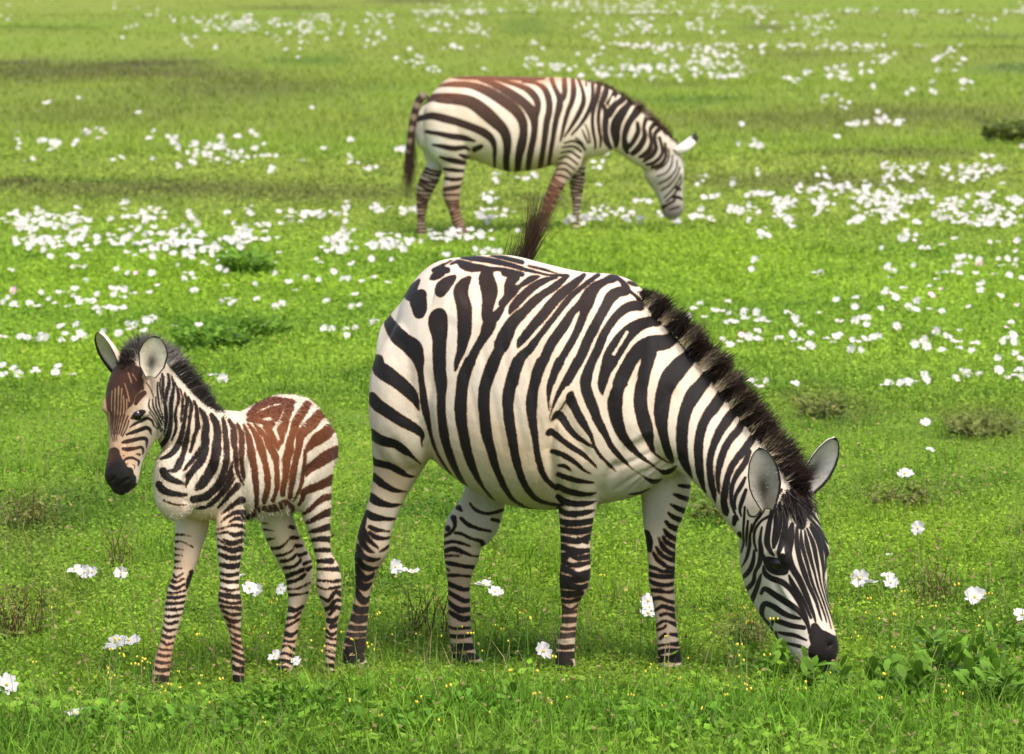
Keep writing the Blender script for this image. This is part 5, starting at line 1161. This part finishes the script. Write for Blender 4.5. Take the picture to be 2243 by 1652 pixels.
# nearest blooms: petals, heart and stem as parts.  u, v on the sketch, label
NEAR = [
 (163, 1247, 'white flower at the left end of the row left of the foal', 1.0), (186, 1252, 'white flower in the middle of the row left of the foal', .9), (203, 1252, 'white flower at the right of the row left of the foal', .8),
 (264, 1256, 'thin side-on white flower just right of the row beside the foal', .9), (253, 1408, 'left bloom of the big white pair left of the foal forefoot', 1.25), (281, 1405, 'right bloom of the big white pair left of the foal forefoot', 1.25), (236, 1420, 'small white flower tucked left of the big white pair', .6),
 (547, 1290, 'left white flower of the pair behind the foal forelegs', 1.0), (564, 1295, 'right white flower of the pair behind the foal forelegs', .9), (526, 1262, 'white flower half hidden behind the foal near knee', .6), (616, 1292, 'small white flower left of the foal hind hock', .75),
 (602, 1437, 'white flower beside the foal hind fetlock', .8), (649, 1452, 'white flower low between the foal hind feet', .6), (14, 1500, 'white flower at the left edge of the meadow front', 1.2), (166, 1563, 'white flower closest to the front, below left of the foal', 1.1),
 (866, 1243, 'upper white flower beside the mare hind leg', 1.0), (880, 1252, 'middle white flower beside the mare hind leg', .9), (903, 1254, 'right white flower beside the mare hind leg', .9),
 (1060, 1283, 'left white flower between the mare hind and fore legs', 1.1), (1085, 1300, 'right white flower between the mare hind and fore legs', 1.0), (1190, 1434, 'white flower low beside the mare near forefoot', 1.1),
 (1421, 1318, 'top white flower behind the mare far foreleg', 1.0), (1423, 1332, 'middle white flower behind the mare far foreleg', .9), (1418, 1345, 'bottom white flower behind the mare far foreleg', 1.0),
 (1884, 1266, 'big left white flower right of the mare face', 1.2), (1905, 1274, 'big right white flower right of the mare face', 1.15), (1945, 1262, 'upper white flower of the loose pair right of the mare face', .9), (1951, 1276, 'lower white flower of the loose pair right of the mare face', .95),
 (2136, 1306, 'large white flower alone in the grass at the right', 1.3), (2237, 1344, 'white flower cut by the right edge', 1.1), (2011, 1161, 'lone white flower in open turf right of the mare ears', 1.0), (1982, 1037, 'wide pale flower right of the mare far ear', 1.35), (2027, 923, 'pale flower high right of the mare far ear', .9), (2038, 981, 'small pale flower above the wide one at the right', .7),
 (1947, 1216, 'tiny white flower above the loose pair at the right', .5),
]
def place(o, u, v, h, s, rnd):
    p = ground_pt(u, v); k = h / (-ray(u, v)[2] / np.linalg.norm(ray(u, v)))
    d = unit(ray(u, v)); p = p - d * (h / -d[2])                 # bloom at height h on this line of sight
    z = float(gz(np.array([p[0]]), np.array([p[1]]))[0])
    o.location = (p[0], p[1], z + h); return p, z
rf = random.Random(4)
for u, v, lab, s in NEAR:
    h = rf.uniform(.05, .085)
    root = bpy.data.objects.new('white_flower', None); COL.objects.link(root); root.empty_display_size = .05
    s *= .98; p, z = place(root, u, v, h, s, rf); tag(root, lab, 'flower', GF)
    M = np.array(tilt_of(rf).to_3x3())
    pet, heart = flower_parts(rf)
    for V, F in pet: link('petal', mesh_np('petal', V @ M.T * s, [F], [PETAL]), root)
    link('flower_heart', mesh_np('flower_heart', heart[0] @ M.T * s, [heart[1]], [YOLK]), root)
    V, F = rod((rf.uniform(-.01, .01), .01, -h - .01), M @ np.array((0, 0, -.004)), .002, .0016)
    link('stem', mesh_np('stem', V, [F], [STEM]), root)

# blooms in the middle of the field, each a single small mesh
def bloom_mesh(rnd):
    pet, heart = flower_parts(rnd); V, F, o = [], [], 0
    for v, f in pet: V.append(v); F.append(f + o); o += len(v)
    v, f = rod((0, .005, -.07), (0, 0, 0), .0025, .002); V.append(v); Fs = f + o; o += len(v)
    v, f = ball_grid(.0045, (0, 0, .003), 6); V.append(v); Fh = f + o
    Fp = np.concatenate(F)
    return np.concatenate(V), np.concatenate([Fp, Fs, Fh]), np.array([0] * len(Fp) + [1] * len(Fs) + [2] * len(Fh))
BV = [bloom_mesh(rf) for _ in range(7)]
BM = [mesh_np('white_flower', v, [f], [PETAL, STEM, YOLK], fmat=m) for v, f, m in BV]
BM_PINK = mesh_np('white_flower', BV[0][0], [BV[0][1]], [PINK, STEM, YOLK], fmat=BV[0][2])
T3 = '''220 305 300 300 330 305 320 350 345 345 370 350 50 365 510 355 560 372 595 372 665 370 375 400 780 335 890 320 905 330 960 310 960 345 990 355 1015 320 805 400 840 375 850 400 815 370 1165 355 1205 370 1195 315 1300 380 1340 400 1395 410 1385 300 1405 315 1460 365
1540 325 1430 270 1460 255 1520 260 1560 255 1625 305 1715 310 1635 395 1500 405 1525 400 1585 412 1700 415 1265 420 1295 450 1115 430 1125 480 990 435 1000 480 970 490 1030 490 1010 500 690 428 655 455 60 440 35 475 60 505 130 500 165 515 180 450 215 480 240 500 255 450 285 450
295 515 320 465 340 480 345 495 375 490 425 460 405 490 330 435 490 435 520 440 500 460 540 475 585 460 545 440 420 525 450 520 480 520 540 525 435 545 500 530 265 610 335 605 285 650 270 680 330 670 370 660 350 645 90 660 120 668 180 650 175 670 200 665 455 640 520 648 565 630 590 610
560 600 640 590 670 580 630 635 15 665 10 770 60 780 15 810 80 810 155 797 255 775 245 805 310 815 930 828 975 845 1555 465 1540 520 1575 515 1205 515 1235 500 1555 625 1420 628 1455 630 1515 630 1520 660 1650 590 1630 595 1155 620 870 610 765 615 850 450 1430 495'''
T4 = '''1440 455 1665 448 1700 450 1780 430 1850 390 2100 410 2050 410 2205 405 2195 470 1900 500 1870 510 1940 505 1990 525 1880 550 1910 545 1850 560 1990 545 2100 520 2150 520 2200 525 2110 560 2190 560 2160 610 2075 605 1970 600 1840 590 1880 600 1800 595 1760 600 1750 635 1710 670 1775 690
1990 660 2010 650 2000 685 2110 715 2230 625 2205 765 1480 550 1470 570 1510 585 1490 625 1620 555 1560 685 1465 690 1500 710 1455 700 1520 720 1640 735 1720 715 1620 790 1590 770 1640 790 1780 800 1710 785 1930 770 705 570 725 518 1060 600 1095 595 1185 735 1295 730 1290 775 1435 785
1095 820 1200 875 1320 850 1290 870 1355 850 1355 895 1525 900 1750 930 1880 920 2170 860 2145 900 2140 970 2180 950 2120 990 2185 990 1650 1000 1680 985 1625 1010 1695 1020 1820 970 1850 990 1870 995 1800 955 1970 1005 1780 1035 1880 1030 1950 1040 2095 1070 2190 1050 2225 1080 2100 1140
1890 1150 1920 1165 1860 1195 1990 1165 2215 1140 2190 1175 2150 1190 2230 1180 1480 1225 1550 1225 1590 1220 1630 1220 1680 1175 1690 1210 1455 1235 950 1230 720 1210 790 1215 750 1245 700 1215 415 760 380 795 575 745 500 810 540 805 580 820 665 800 660 820 735 815 590 870 610 880 560 880
740 870 770 865 800 880 670 860 910 820 950 860 985 900 440 850 740 940 720 990 745 985 690 975 650 965 870 980 850 985 545 990 585 1020 640 1000 935 960 985 990 950 1000 1030 1015 1040 950 990 1040 1045 1030 1130 985 1205 960 1170 1005 1180 975 1275 990 1310 1000 1340 980 1365 995 1395 975
1420 970 1270 1040 1320 1045 345 850'''
SINGLE = [(a * .50017, 411.6 + b * .50017) for a, b in np.array(T3.split(), float).reshape(-1, 2)]
SINGLE += [(1371.9 + a * .38838, 365.8 + b * .38838) for a, b in np.array(T4.split(), float).reshape(-1, 2)]
SINGLE.sort(key=lambda q: -q[1])
ZONES = [   # where a bloom stands; v is the lower limit of the zone
 (760, lambda u: u < 300, 'white flower in the turf level with the foal ears, left of its head'), (760, lambda u: u < 820, 'white flower in the turf between the foal and the mare rump'),
 (800, lambda u: u < 1850, 'white flower in the turf just past the mare mane'), (800, lambda u: True, 'white flower in the turf at the right, level with the mare neck'),
 (700, lambda u: u < 420, 'white flower in the patch behind the foal ears'), (700, lambda u: u < 900, 'white flower in the turf left of the mare rump top'), (700, lambda u: u < 1800, 'white flower in the drift beyond the mare withers'), (700, lambda u: True, 'white flower in the loose drift at the right behind the mare neck'),
 (620, lambda u: u < 300, 'white flower in the thick clump at the left, beyond the foal ears'), (620, lambda u: u < 900, 'white flower in the loose group between the thick left clump and the mare rump'), (620, lambda u: u < 1900, 'white flower in the sparse turf beyond the mare back at the right'), (620, lambda u: True, 'white flower in the upper part of the right-hand drift'),
 (0, lambda u: u < 450, 'white flower in the nearer left scatter below the rear flower band'), (0, lambda u: u < 900, 'white flower scattered below the hind feet of the far zebra'), (0, lambda u: u < 1900, 'white flower in the thin scatter right of the far zebra head'), (0, lambda u: True, 'white flower in the densest clump at the right edge of the field')]
n_single = 0
stuff_pts = []
for u, v in SINGLE:
    if n_single >= 300 - len(NEAR): stuff_pts.append((u, v)); continue
    pk = rf.random() < .02
    o = link('white_flower', BM_PINK if pk else rf.choice(BM)); s = rf.uniform(.62, 1.02); h = rf.uniform(.03, .07)
    place(o, u, v, h, s, rf)
    o.matrix_world = Matrix.Translation(o.location) @ tilt_of(rf) @ Matrix.Scale(s, 4)
    lab = next(l for lim, f, l in ZONES if v >= lim and f(u))
    tag(o, lab, 'flower', GF); n_single += 1

# farther drifts: clusters x y rx ry n on three strips
C3 = '''130 140 120 30 45 330 140 90 30 30 110 175 60 12 10 230 175 50 12 10 640 120 140 25 25 540 70 20 15 5 840 105 20 20 8 990 100 15 12 4 1090 105 20 15 6 170 235 110 20 35 350 215 80 30 30 560 210 120 30 30 760 220 130 35 50 850 230 50 30 15 640 280 90 15 10 820 280 50 15 8 1080 205 130 30 50 960 260 60 20 15
1490 205 80 20 25 1350 120 160 12 30 1520 100 20 25 8 1650 100 60 12 12 1780 105 50 10 8 1700 235 120 18 50 1480 260 60 15 15 1900 200 100 15 20 2050 200 140 15 25 2150 130 80 30 25 2130 40 50 12 10 2000 190 60 15 12 2150 280 80 10 10 1950 285 20 10 4'''
C4 = '''760 360 30 15 4 810 385 30 10 4 1590 380 50 20 12 650 245 80 20 14 880 220 70 40 30 920 290 30 40 14 1100 205 60 25 20 1330 185 60 40 25 1500 210 110 50 50 1700 160 50 15 8 1420 180 80 40 20 1310 290 60 30 12 1460 290 30 20 6 1850 230 120 40 35 2020 180 80 30 18 2050 250 80 30 18 2180 190 60 25 15 2150 280 80 20 12
1880 310 80 20 8 1960 320 40 15 5 2030 325 60 20 10 1640 320 20 10 3 480 160 40 10 3 430 160 15 10 2 390 265 60 10 10 280 300 40 15 6 80 310 20 15 3 190 260 20 15 3 20 280 40 20 8 90 190 60 10 8 480 280 20 12 3 690 300 20 12 2 740 245 20 12 3 720 150 40 8 8 800 150 40 8 8 1200 110 100 15 18 1050 110 40 12 6
970 110 20 12 3 1100 40 60 20 5 745 45 15 20 3 600 80 20 12 2 440 65 40 15 5 1480 30 60 25 15 1600 40 60 25 12 1680 20 20 20 5 1940 40 80 25 40 2070 25 50 15 15 1840 75 30 10 3 1490 125 20 12 2 1200 155 25 20 4 1360 110 30 20 6 1800 25 30 15 8 -150 250 120 20 14 -260 300 120 20 16'''
C2 = '''150 20 180 18 40 500 20 250 22 120 620 60 120 12 25 1050 20 120 22 40 900 30 60 20 12 1480 45 60 15 15 1600 25 30 12 4 1740 60 40 15 10 1900 55 50 15 10 2200 30 60 30 25 2050 105 100 15 8 360 130 80 40 20 560 130 140 15 30 800 120 60 15 12 890 105 40 30 12 1100 100 80 15 10 1280 100 40 15 8 1360 90 50 15 10
1350 140 60 20 12 1200 130 60 12 8 1780 190 40 10 6 480 210 60 15 12 640 220 120 20 25 900 230 120 25 30 1220 210 50 20 14 1080 225 40 15 6 1350 220 40 12 6 1430 225 40 15 8 1560 220 100 25 20 1620 270 60 12 10 1920 245 40 20 8 1965 295 20 15 4 1870 290 20 15 4 100 260 60 25 12 200 275 60 12 10 340 250 60 15 8
420 320 60 25 12 540 300 80 25 25 680 290 60 25 15 850 280 120 25 40 990 305 60 20 12 900 335 60 10 8 1220 350 30 20 6 1300 320 30 12 3 1420 320 50 20 14 1470 350 30 12 4 1540 300 40 15 6 1580 390 20 15 3 1830 395 20 12 3 1740 410 30 10 3 1970 365 40 20 8 1370 430 20 15 4 1460 450 30 15 5 1600 530 50 20 8
1690 545 40 15 7 1640 510 20 15 3 1490 560 50 12 4 1070 630 50 12 5 1000 555 15 12 2 1425 610 15 10 1 610 365 15 12 2 730 350 15 12 2 300 325 30 12 5 90 190 20 12 4 2060 680 40 12 3 2230 660 20 10 2 370 725 30 20 5 60 765 60 10 8 420 672 12 8 1 380 820 14 10 2'''
C1 = '''30 15 60 15 6 170 10 30 15 5 240 10 20 10 3 490 15 40 15 6 605 15 20 15 3 645 70 20 12 3 690 42 12 10 2 40 95 50 12 4 565 125 25 12 3 770 90 40 12 6 900 100 60 15 10 1000 105 80 25 35 1090 70 25 20 10 1080 120 60 20 20 970 130 20 10 3 900 150 20 12 3 1210 105 60 12 10 1340 135 80 40 40 1400 100 60 30 20
1200 160 40 15 5 1500 120 25 20 4 1590 180 20 15 3 1650 165 60 20 12 1670 70 80 15 14 1600 120 60 15 6 1950 45 180 22 50 2080 50 80 25 25 2080 130 50 20 20 1920 130 70 12 12 1710 105 20 10 3 1830 110 20 10 2 2210 30 40 25 8 1980 210 50 10 7 1800 245 60 12 10 1900 285 50 15 5 2125 280 15 15 2 2100 215 12 8 1
840 170 50 15 6 940 208 10 10 1 195 450 20 12 2 340 438 20 8 2 605 495 10 8 1 1375 475 10 8 1 540 185 8 8 1 80 615 20 20 4 180 605 20 10 2 245 620 30 10 3 330 620 30 10 3 375 590 20 10 2 440 580 60 15 6 650 605 15 15 2 675 572 10 10 1 765 610 40 12 6 225 650 30 12 3 120 690 20 12 2 500 680 40 10 3 540 700 15 10 1
665 685 15 10 1 960 605 25 10 3 1030 600 20 12 2 1110 580 25 20 4 870 655 80 25 14 840 685 40 15 5 960 665 90 25 20 790 712 25 10 3 1060 680 50 20 8 1150 660 50 25 8 1190 730 35 15 5 1530 612 18 12 2 1415 648 12 8 1 1540 695 40 15 5 1615 725 20 12 3 1640 715 15 10 1 1745 650 20 20 5 2175 755 25 12 3 2160 790 12 15 2 1325 700 12 8 1'''
far = list(stuff_pts)
for txt, f, dens in ((C3, lambda a, b: (a * .50017, 411.6 + b * .50017), .85), (C4, lambda a, b: (1371.9 + a * .38838, 365.8 + b * .38838), .95), (C2, lambda a, b: (1121.9 + a * .50017, b * .50017), 1.05), (C1, lambda a, b: (a * .50017, b * .50017), 1.05)):
    for cx, cy, rx, ry, n in np.array(txt.split(), float).reshape(-1, 5):
        for _ in range(max(1, round(n * dens))):
            a = rf.gauss(0, .5); b = rf.gauss(0, .85)
            far.append(f(cx + a * rx, cy + b * ry))
for _ in range(70):                                                # more drifts to either side of the herd
    cu = rf.choice([rf.uniform(-2000, -120), rf.uniform(2360, 4200)]); cv = rf.choice([rf.uniform(0, 300), rf.uniform(430, 640), rf.uniform(480, 800)])
    for k in range(rf.randint(4, 26)): far.append((cu + rf.gauss(0, 60), cv + rf.gauss(0, 10)))
Vs, Fs, Ms, o = [], [], [], 0
for u, v in far:
    if v < -40: continue
    V, F, m = BV[rf.randrange(len(BV))]
    M = np.array(tilt_of(rf).to_3x3()); h = rf.uniform(.04, .09); s = rf.uniform(.6, 1.1) * (1 + .5 * (v < 330) + .25 * (v < 180))
    d = unit(ray(u, v)); p = CAM + d * ((CAMH - h) / -d[2]); p[2] += float(gz(np.array([p[0]]), np.array([p[1]]))[0])
    Vs.append(V @ M.T * s + p); Fs.append(F + o); Ms.append(m); o += len(V)
fo = link('flower_drifts', mesh_np('flower_drifts', np.concatenate(Vs), [np.concatenate(Fs)], [PETAL, STEM, YOLK], fmat=np.concatenate(Ms)))
tag(fo, 'drifts of white flowers far back in the meadow', kind='stuff')

# ------------------------------------------------------------------ small yellow flowers on thin stems
def yellow_mesh(rnd):
    V, F, M, o = [], [], [], 0
    def add(g, mi):
        nonlocal o
        V.append(g[0]); F.append(g[1] + o); M.extend([mi] * len(g[1])); o += len(g[0])
    H = rnd.uniform(.13, .24); top = np.array((rnd.uniform(-.03, .03), rnd.uniform(-.02, .02), H)); mid = np.array((top[0] * .4, top[1] * .3, H * .55))
    add(rod((0, 0, -.01), mid, .0018, .0014, 4), 0); add(rod(mid, top, .0014, .001, 4), 0)
    for k in range(rnd.randint(1, 3)):
        a = rnd.uniform(0, 6.28); e = top + np.array((math.cos(a) * .014, math.sin(a) * .014, rnd.uniform(-.02, .012)))
        add(rod(top + (mid - top) * .2, e, .0008, .0007, 4), 0)
        g = ball_grid(1, (0, 0, 0), 6); add((g[0] * np.array((.0036, .0036, .0052)) * rnd.uniform(.7, 1.2) + e, g[1]), 1)
    for k in range(3):
        t = rnd.uniform(.15, .5); a = rnd.uniform(0, 6.28); b = mid * t / .55; L = rnd.uniform(.03, .06)
        q = b + np.array((math.cos(a) * L, math.sin(a) * L, L * .5)); s_ = np.array((-math.sin(a), math.cos(a), 0)) * .003
        add((np.array([b - s_ * .3, b + s_ * .3, (b + q) / 2 + s_, q, (b + q) / 2 - s_]), np.array([[0, 1, 2, 4], [4, 2, 3, 3]])[:1]), 0)
    return mesh_np('yellow_flower', np.concatenate(V), [np.concatenate(F)], [STEM, BUD], fmat=M)
YM = [yellow_mesh(rf) for _ in range(8)]
YZ = [(700, 60, 1040, 1420, 'tiny yellow flower on a thin stem among the feet of the foal'), (1100, 330, 1405, 90, 'tiny yellow flower on a thin stem in the grass under the mare'), (1650, 180, 1440, 70, 'tiny yellow flower on a thin stem near the grazing mare muzzle'),
      (2080, 170, 1400, 110, 'tiny yellow flower on a thin stem in the weeds at the lower right'), (330, 250, 1520, 70, 'tiny yellow flower on a thin stem at the lower left'), (1200, 700, 1590, 60, 'tiny yellow flower on a thin stem along the front edge')]
YZ[0] = (760, 170, 1395, 90, YZ[0][4])
for cx, rx, cy, ry, lab in YZ:
    for k in range(30):
        u = cx + rf.gauss(0, .6) * rx; v = cy + rf.gauss(0, .6) * ry
        p = ground_pt(u, v + 40)
        o = link('yellow_flower', rf.choice(YM)); z = float(gz(np.array([p[0]]), np.array([p[1]]))[0])
        o.location = (p[0], p[1], z); o.rotation_euler = (rf.uniform(-.15, .15), rf.uniform(-.15, .15), rf.uniform(0, 6.28)); s = rf.uniform(.65, 1.05); o.scale = (s, s, s)
        tag(o, lab, 'wildflower', 'small yellow wildflowers on thin stems')

# ------------------------------------------------------------------ weeds
def weed(name, label, u, v, rx, n, hgt, leaf, tone, group, twigs=0, wfac=.45, up=.8, seed=0):
    """a clump: stems from one foot, leaves along them"""
    r = np.random.default_rng(seed + int(u * 7 + v)); p = ground_pt(u, v); k = np.linalg.norm(p - CAM) / FPX * rx
    V, Q, C, o = [], [], [], 0
    for _ in range(n):
        a = r.uniform(0, 6.28); rr = k * math.sqrt(r.uniform(0, 1)); b = np.array((math.cos(a) * rr, math.sin(a) * rr * .7, 0))
        H = hgt * r.uniform(.5, 1.1); tip = b + np.array((math.cos(a) * H * .5 * r.uniform(0, 1), math.sin(a) * H * .4, H))
        for t in np.linspace(.2, 1, 5):
            c = b + (tip - b) * t; g = r.uniform(0, 6.28); L = leaf * r.uniform(.6, 1.2)
            d = np.array((math.cos(g), math.sin(g), r.uniform(0, up))); d /= np.linalg.norm(d); s = unit(np.cross(d, (r.normal() * .4, r.normal() * .4, 1))) * L * wfac * .5
            e = c + d * L; m1 = c + d * L * .35; m2 = c + d * L * .7; sag = np.array((0, 0, -L * .12))
            V += [c, m1 + s, m1 - s, m2 + s * .9, m2 - s * .9, e + sag]
            Q += [[o, o + 1, o + 2, o + 2], [o + 1, o + 3, o + 4, o + 2], [o + 3, o + 5, o + 4, o + 4]]; o += 6
            cc = np.array(tone) * r.uniform(.65, 1.35); C += [cc * .8] * 3 + [cc] * 3
    Q = np.array(Q); tri = Q[Q[:, 2] == Q[:, 3]][:, :3]; quad = Q[Q[:, 2] != Q[:, 3]]
    root = bpy.data.objects.new(name, None); COL.objects.link(root); root.empty_display_size = .1
    z = float(gz(np.array([p[0]]), np.array([p[1]]))[0]); root.location = (p[0], p[1], z); tag(root, label, 'weed', group)
    link('leaves', mesh_np('leaves', np.array(V), [quad, tri], [LEAF], {'tone': np.array(C)}, smooth=True), root)
    Vt, Ft, o = [], [], 0
    for _ in range(max(twigs, 4)):
        a = r.uniform(0, 6.28); rr = k * math.sqrt(r.uniform(0, 1)) * .8; b = np.array((math.cos(a) * rr, math.sin(a) * rr * .7, -.01)); H = hgt * r.uniform(.7, 1.3)
        m_ = b + np.array((r.normal() * H * .12, r.normal() * H * .1, H * .5)); e = m_ + np.array((r.normal() * H * .2, r.normal() * H * .2, H * .5))
        for g in (rod(b, m_, .0020, .0016, 4), rod(m_, e, .0016, .0008, 4)): Vt.append(g[0]); Ft.append(g[1] + o); o += len(g[0])
    link('stalks', mesh_np('stalks', np.concatenate(Vt), [np.concatenate(Ft)], [TWIG if twigs else STEM]), root)
GW = 'leafy weed clumps in the grass'; GD = 'dry twiggy weed clumps'
BRIGHT = (.125, .250, .024); DARKG = (.10, .23, .02); DRY = (.17, .19, .045)
for i, (u, v, rx, n, h, lf, lab) in enumerate([
    (1985, 1545, 60, 30, .13, .075, 'broad-leaved weed just right of the grazing muzzle'), (2080, 1500, 70, 34, .15, .07, 'largest broad-leaved weed at the lower right'), (2190, 1560, 60, 28, .13, .07, 'broad-leaved weed in the lower right corner'), (1800, 1530, 34, 14, .11, .075, 'broad-leaved weed right under the mare muzzle'), (2210, 1430, 44, 14, .10, .05, 'broad-leaved weed at the right edge above the corner weeds'),
    (1690, 1500, 26, 10, .12, .07, 'small broad-leaved weed left of the mare muzzle'), (700, 1585, 110, 50, .10, .05, 'dense leafy weed in front of the foal hind feet'), (1010, 1600, 110, 46, .10, .05, 'dense leafy weed at the front below the mare hind legs'), (860, 1640, 90, 40, .10, .055, 'leafy weed at the bottom edge below the space between the two near zebras'), (1450, 1630, 120, 44, .09, .05, 'leafy weed at the bottom edge below the mare far foreleg'), (300, 1630, 110, 40, .09, .05, 'leafy weed at the bottom edge below the foal forefeet')]):
    weed('leafy_weed', lab, u, v, rx, n, h, lf, BRIGHT if i < 6 else DARKG, GW, 0, .36, 1.6, i)
for i, (u, v, rx, n, h, lf, tw, lab) in enumerate([
    (1640, 1425, 40, 16, .10, .03, 26, 'dry reddish weed clump below the mare jaw'), (70, 1160, 70, 26, .14, .04, 30, 'dry twiggy weed at the left edge, level with the foal chest'), (40, 1400, 60, 20, .16, .04, 34, 'tall dry weed stalks at the left edge by the foal forefeet'), (270, 1240, 30, 8, .16, .03, 12, 'thin dry stalks left of the foal far foreleg'), (2150, 960, 70, 40, .10, .05, 22, 'olive weed clump at the right edge above the mare ears'),
    (1790, 915, 60, 30, .09, .05, 16, 'olive weed clump just right of the mare mane'), (1975, 1120, 70, 26, .08, .04, 16, 'faded weed patch right of the mare far ear'), (2060, 1330, 70, 20, .17, .03, 22, 'loose dry stalks right of the mare face'), (1560, 1150, 34, 24, .09, .05, 8, 'green brown weed under the mare throat'), (940, 1400, 80, 16, .17, .03, 26, 'loose dry stalks between the mare hind legs')]):
    weed('dry_weed', lab, u, v, rx, n, h, lf, DRY, GD, tw, .4, .9, 40 + i)
for i, (u, v, rx, n, h, lf, lab) in enumerate([(540, 600, 46, 60, .16, .09, 'dark green bush among the white flowers left of the mare rump'), (470, 770, 80, 60, .11, .07, 'dark weed clump behind the foal mane'), (560, 745, 70, 44, .10, .07, 'dark weed clump above the foal back'), (2232, 318, 70, 160, .26, .12, 'dark bush at the right edge beyond the far zebra')]):
    weed('dark_bush', lab, u, v, rx, n, h, lf, (.15, .285, .028) if i != 3 else (.18, .225, .05), 'darker bushes in the field', 0, .4, .9, 70 + i)
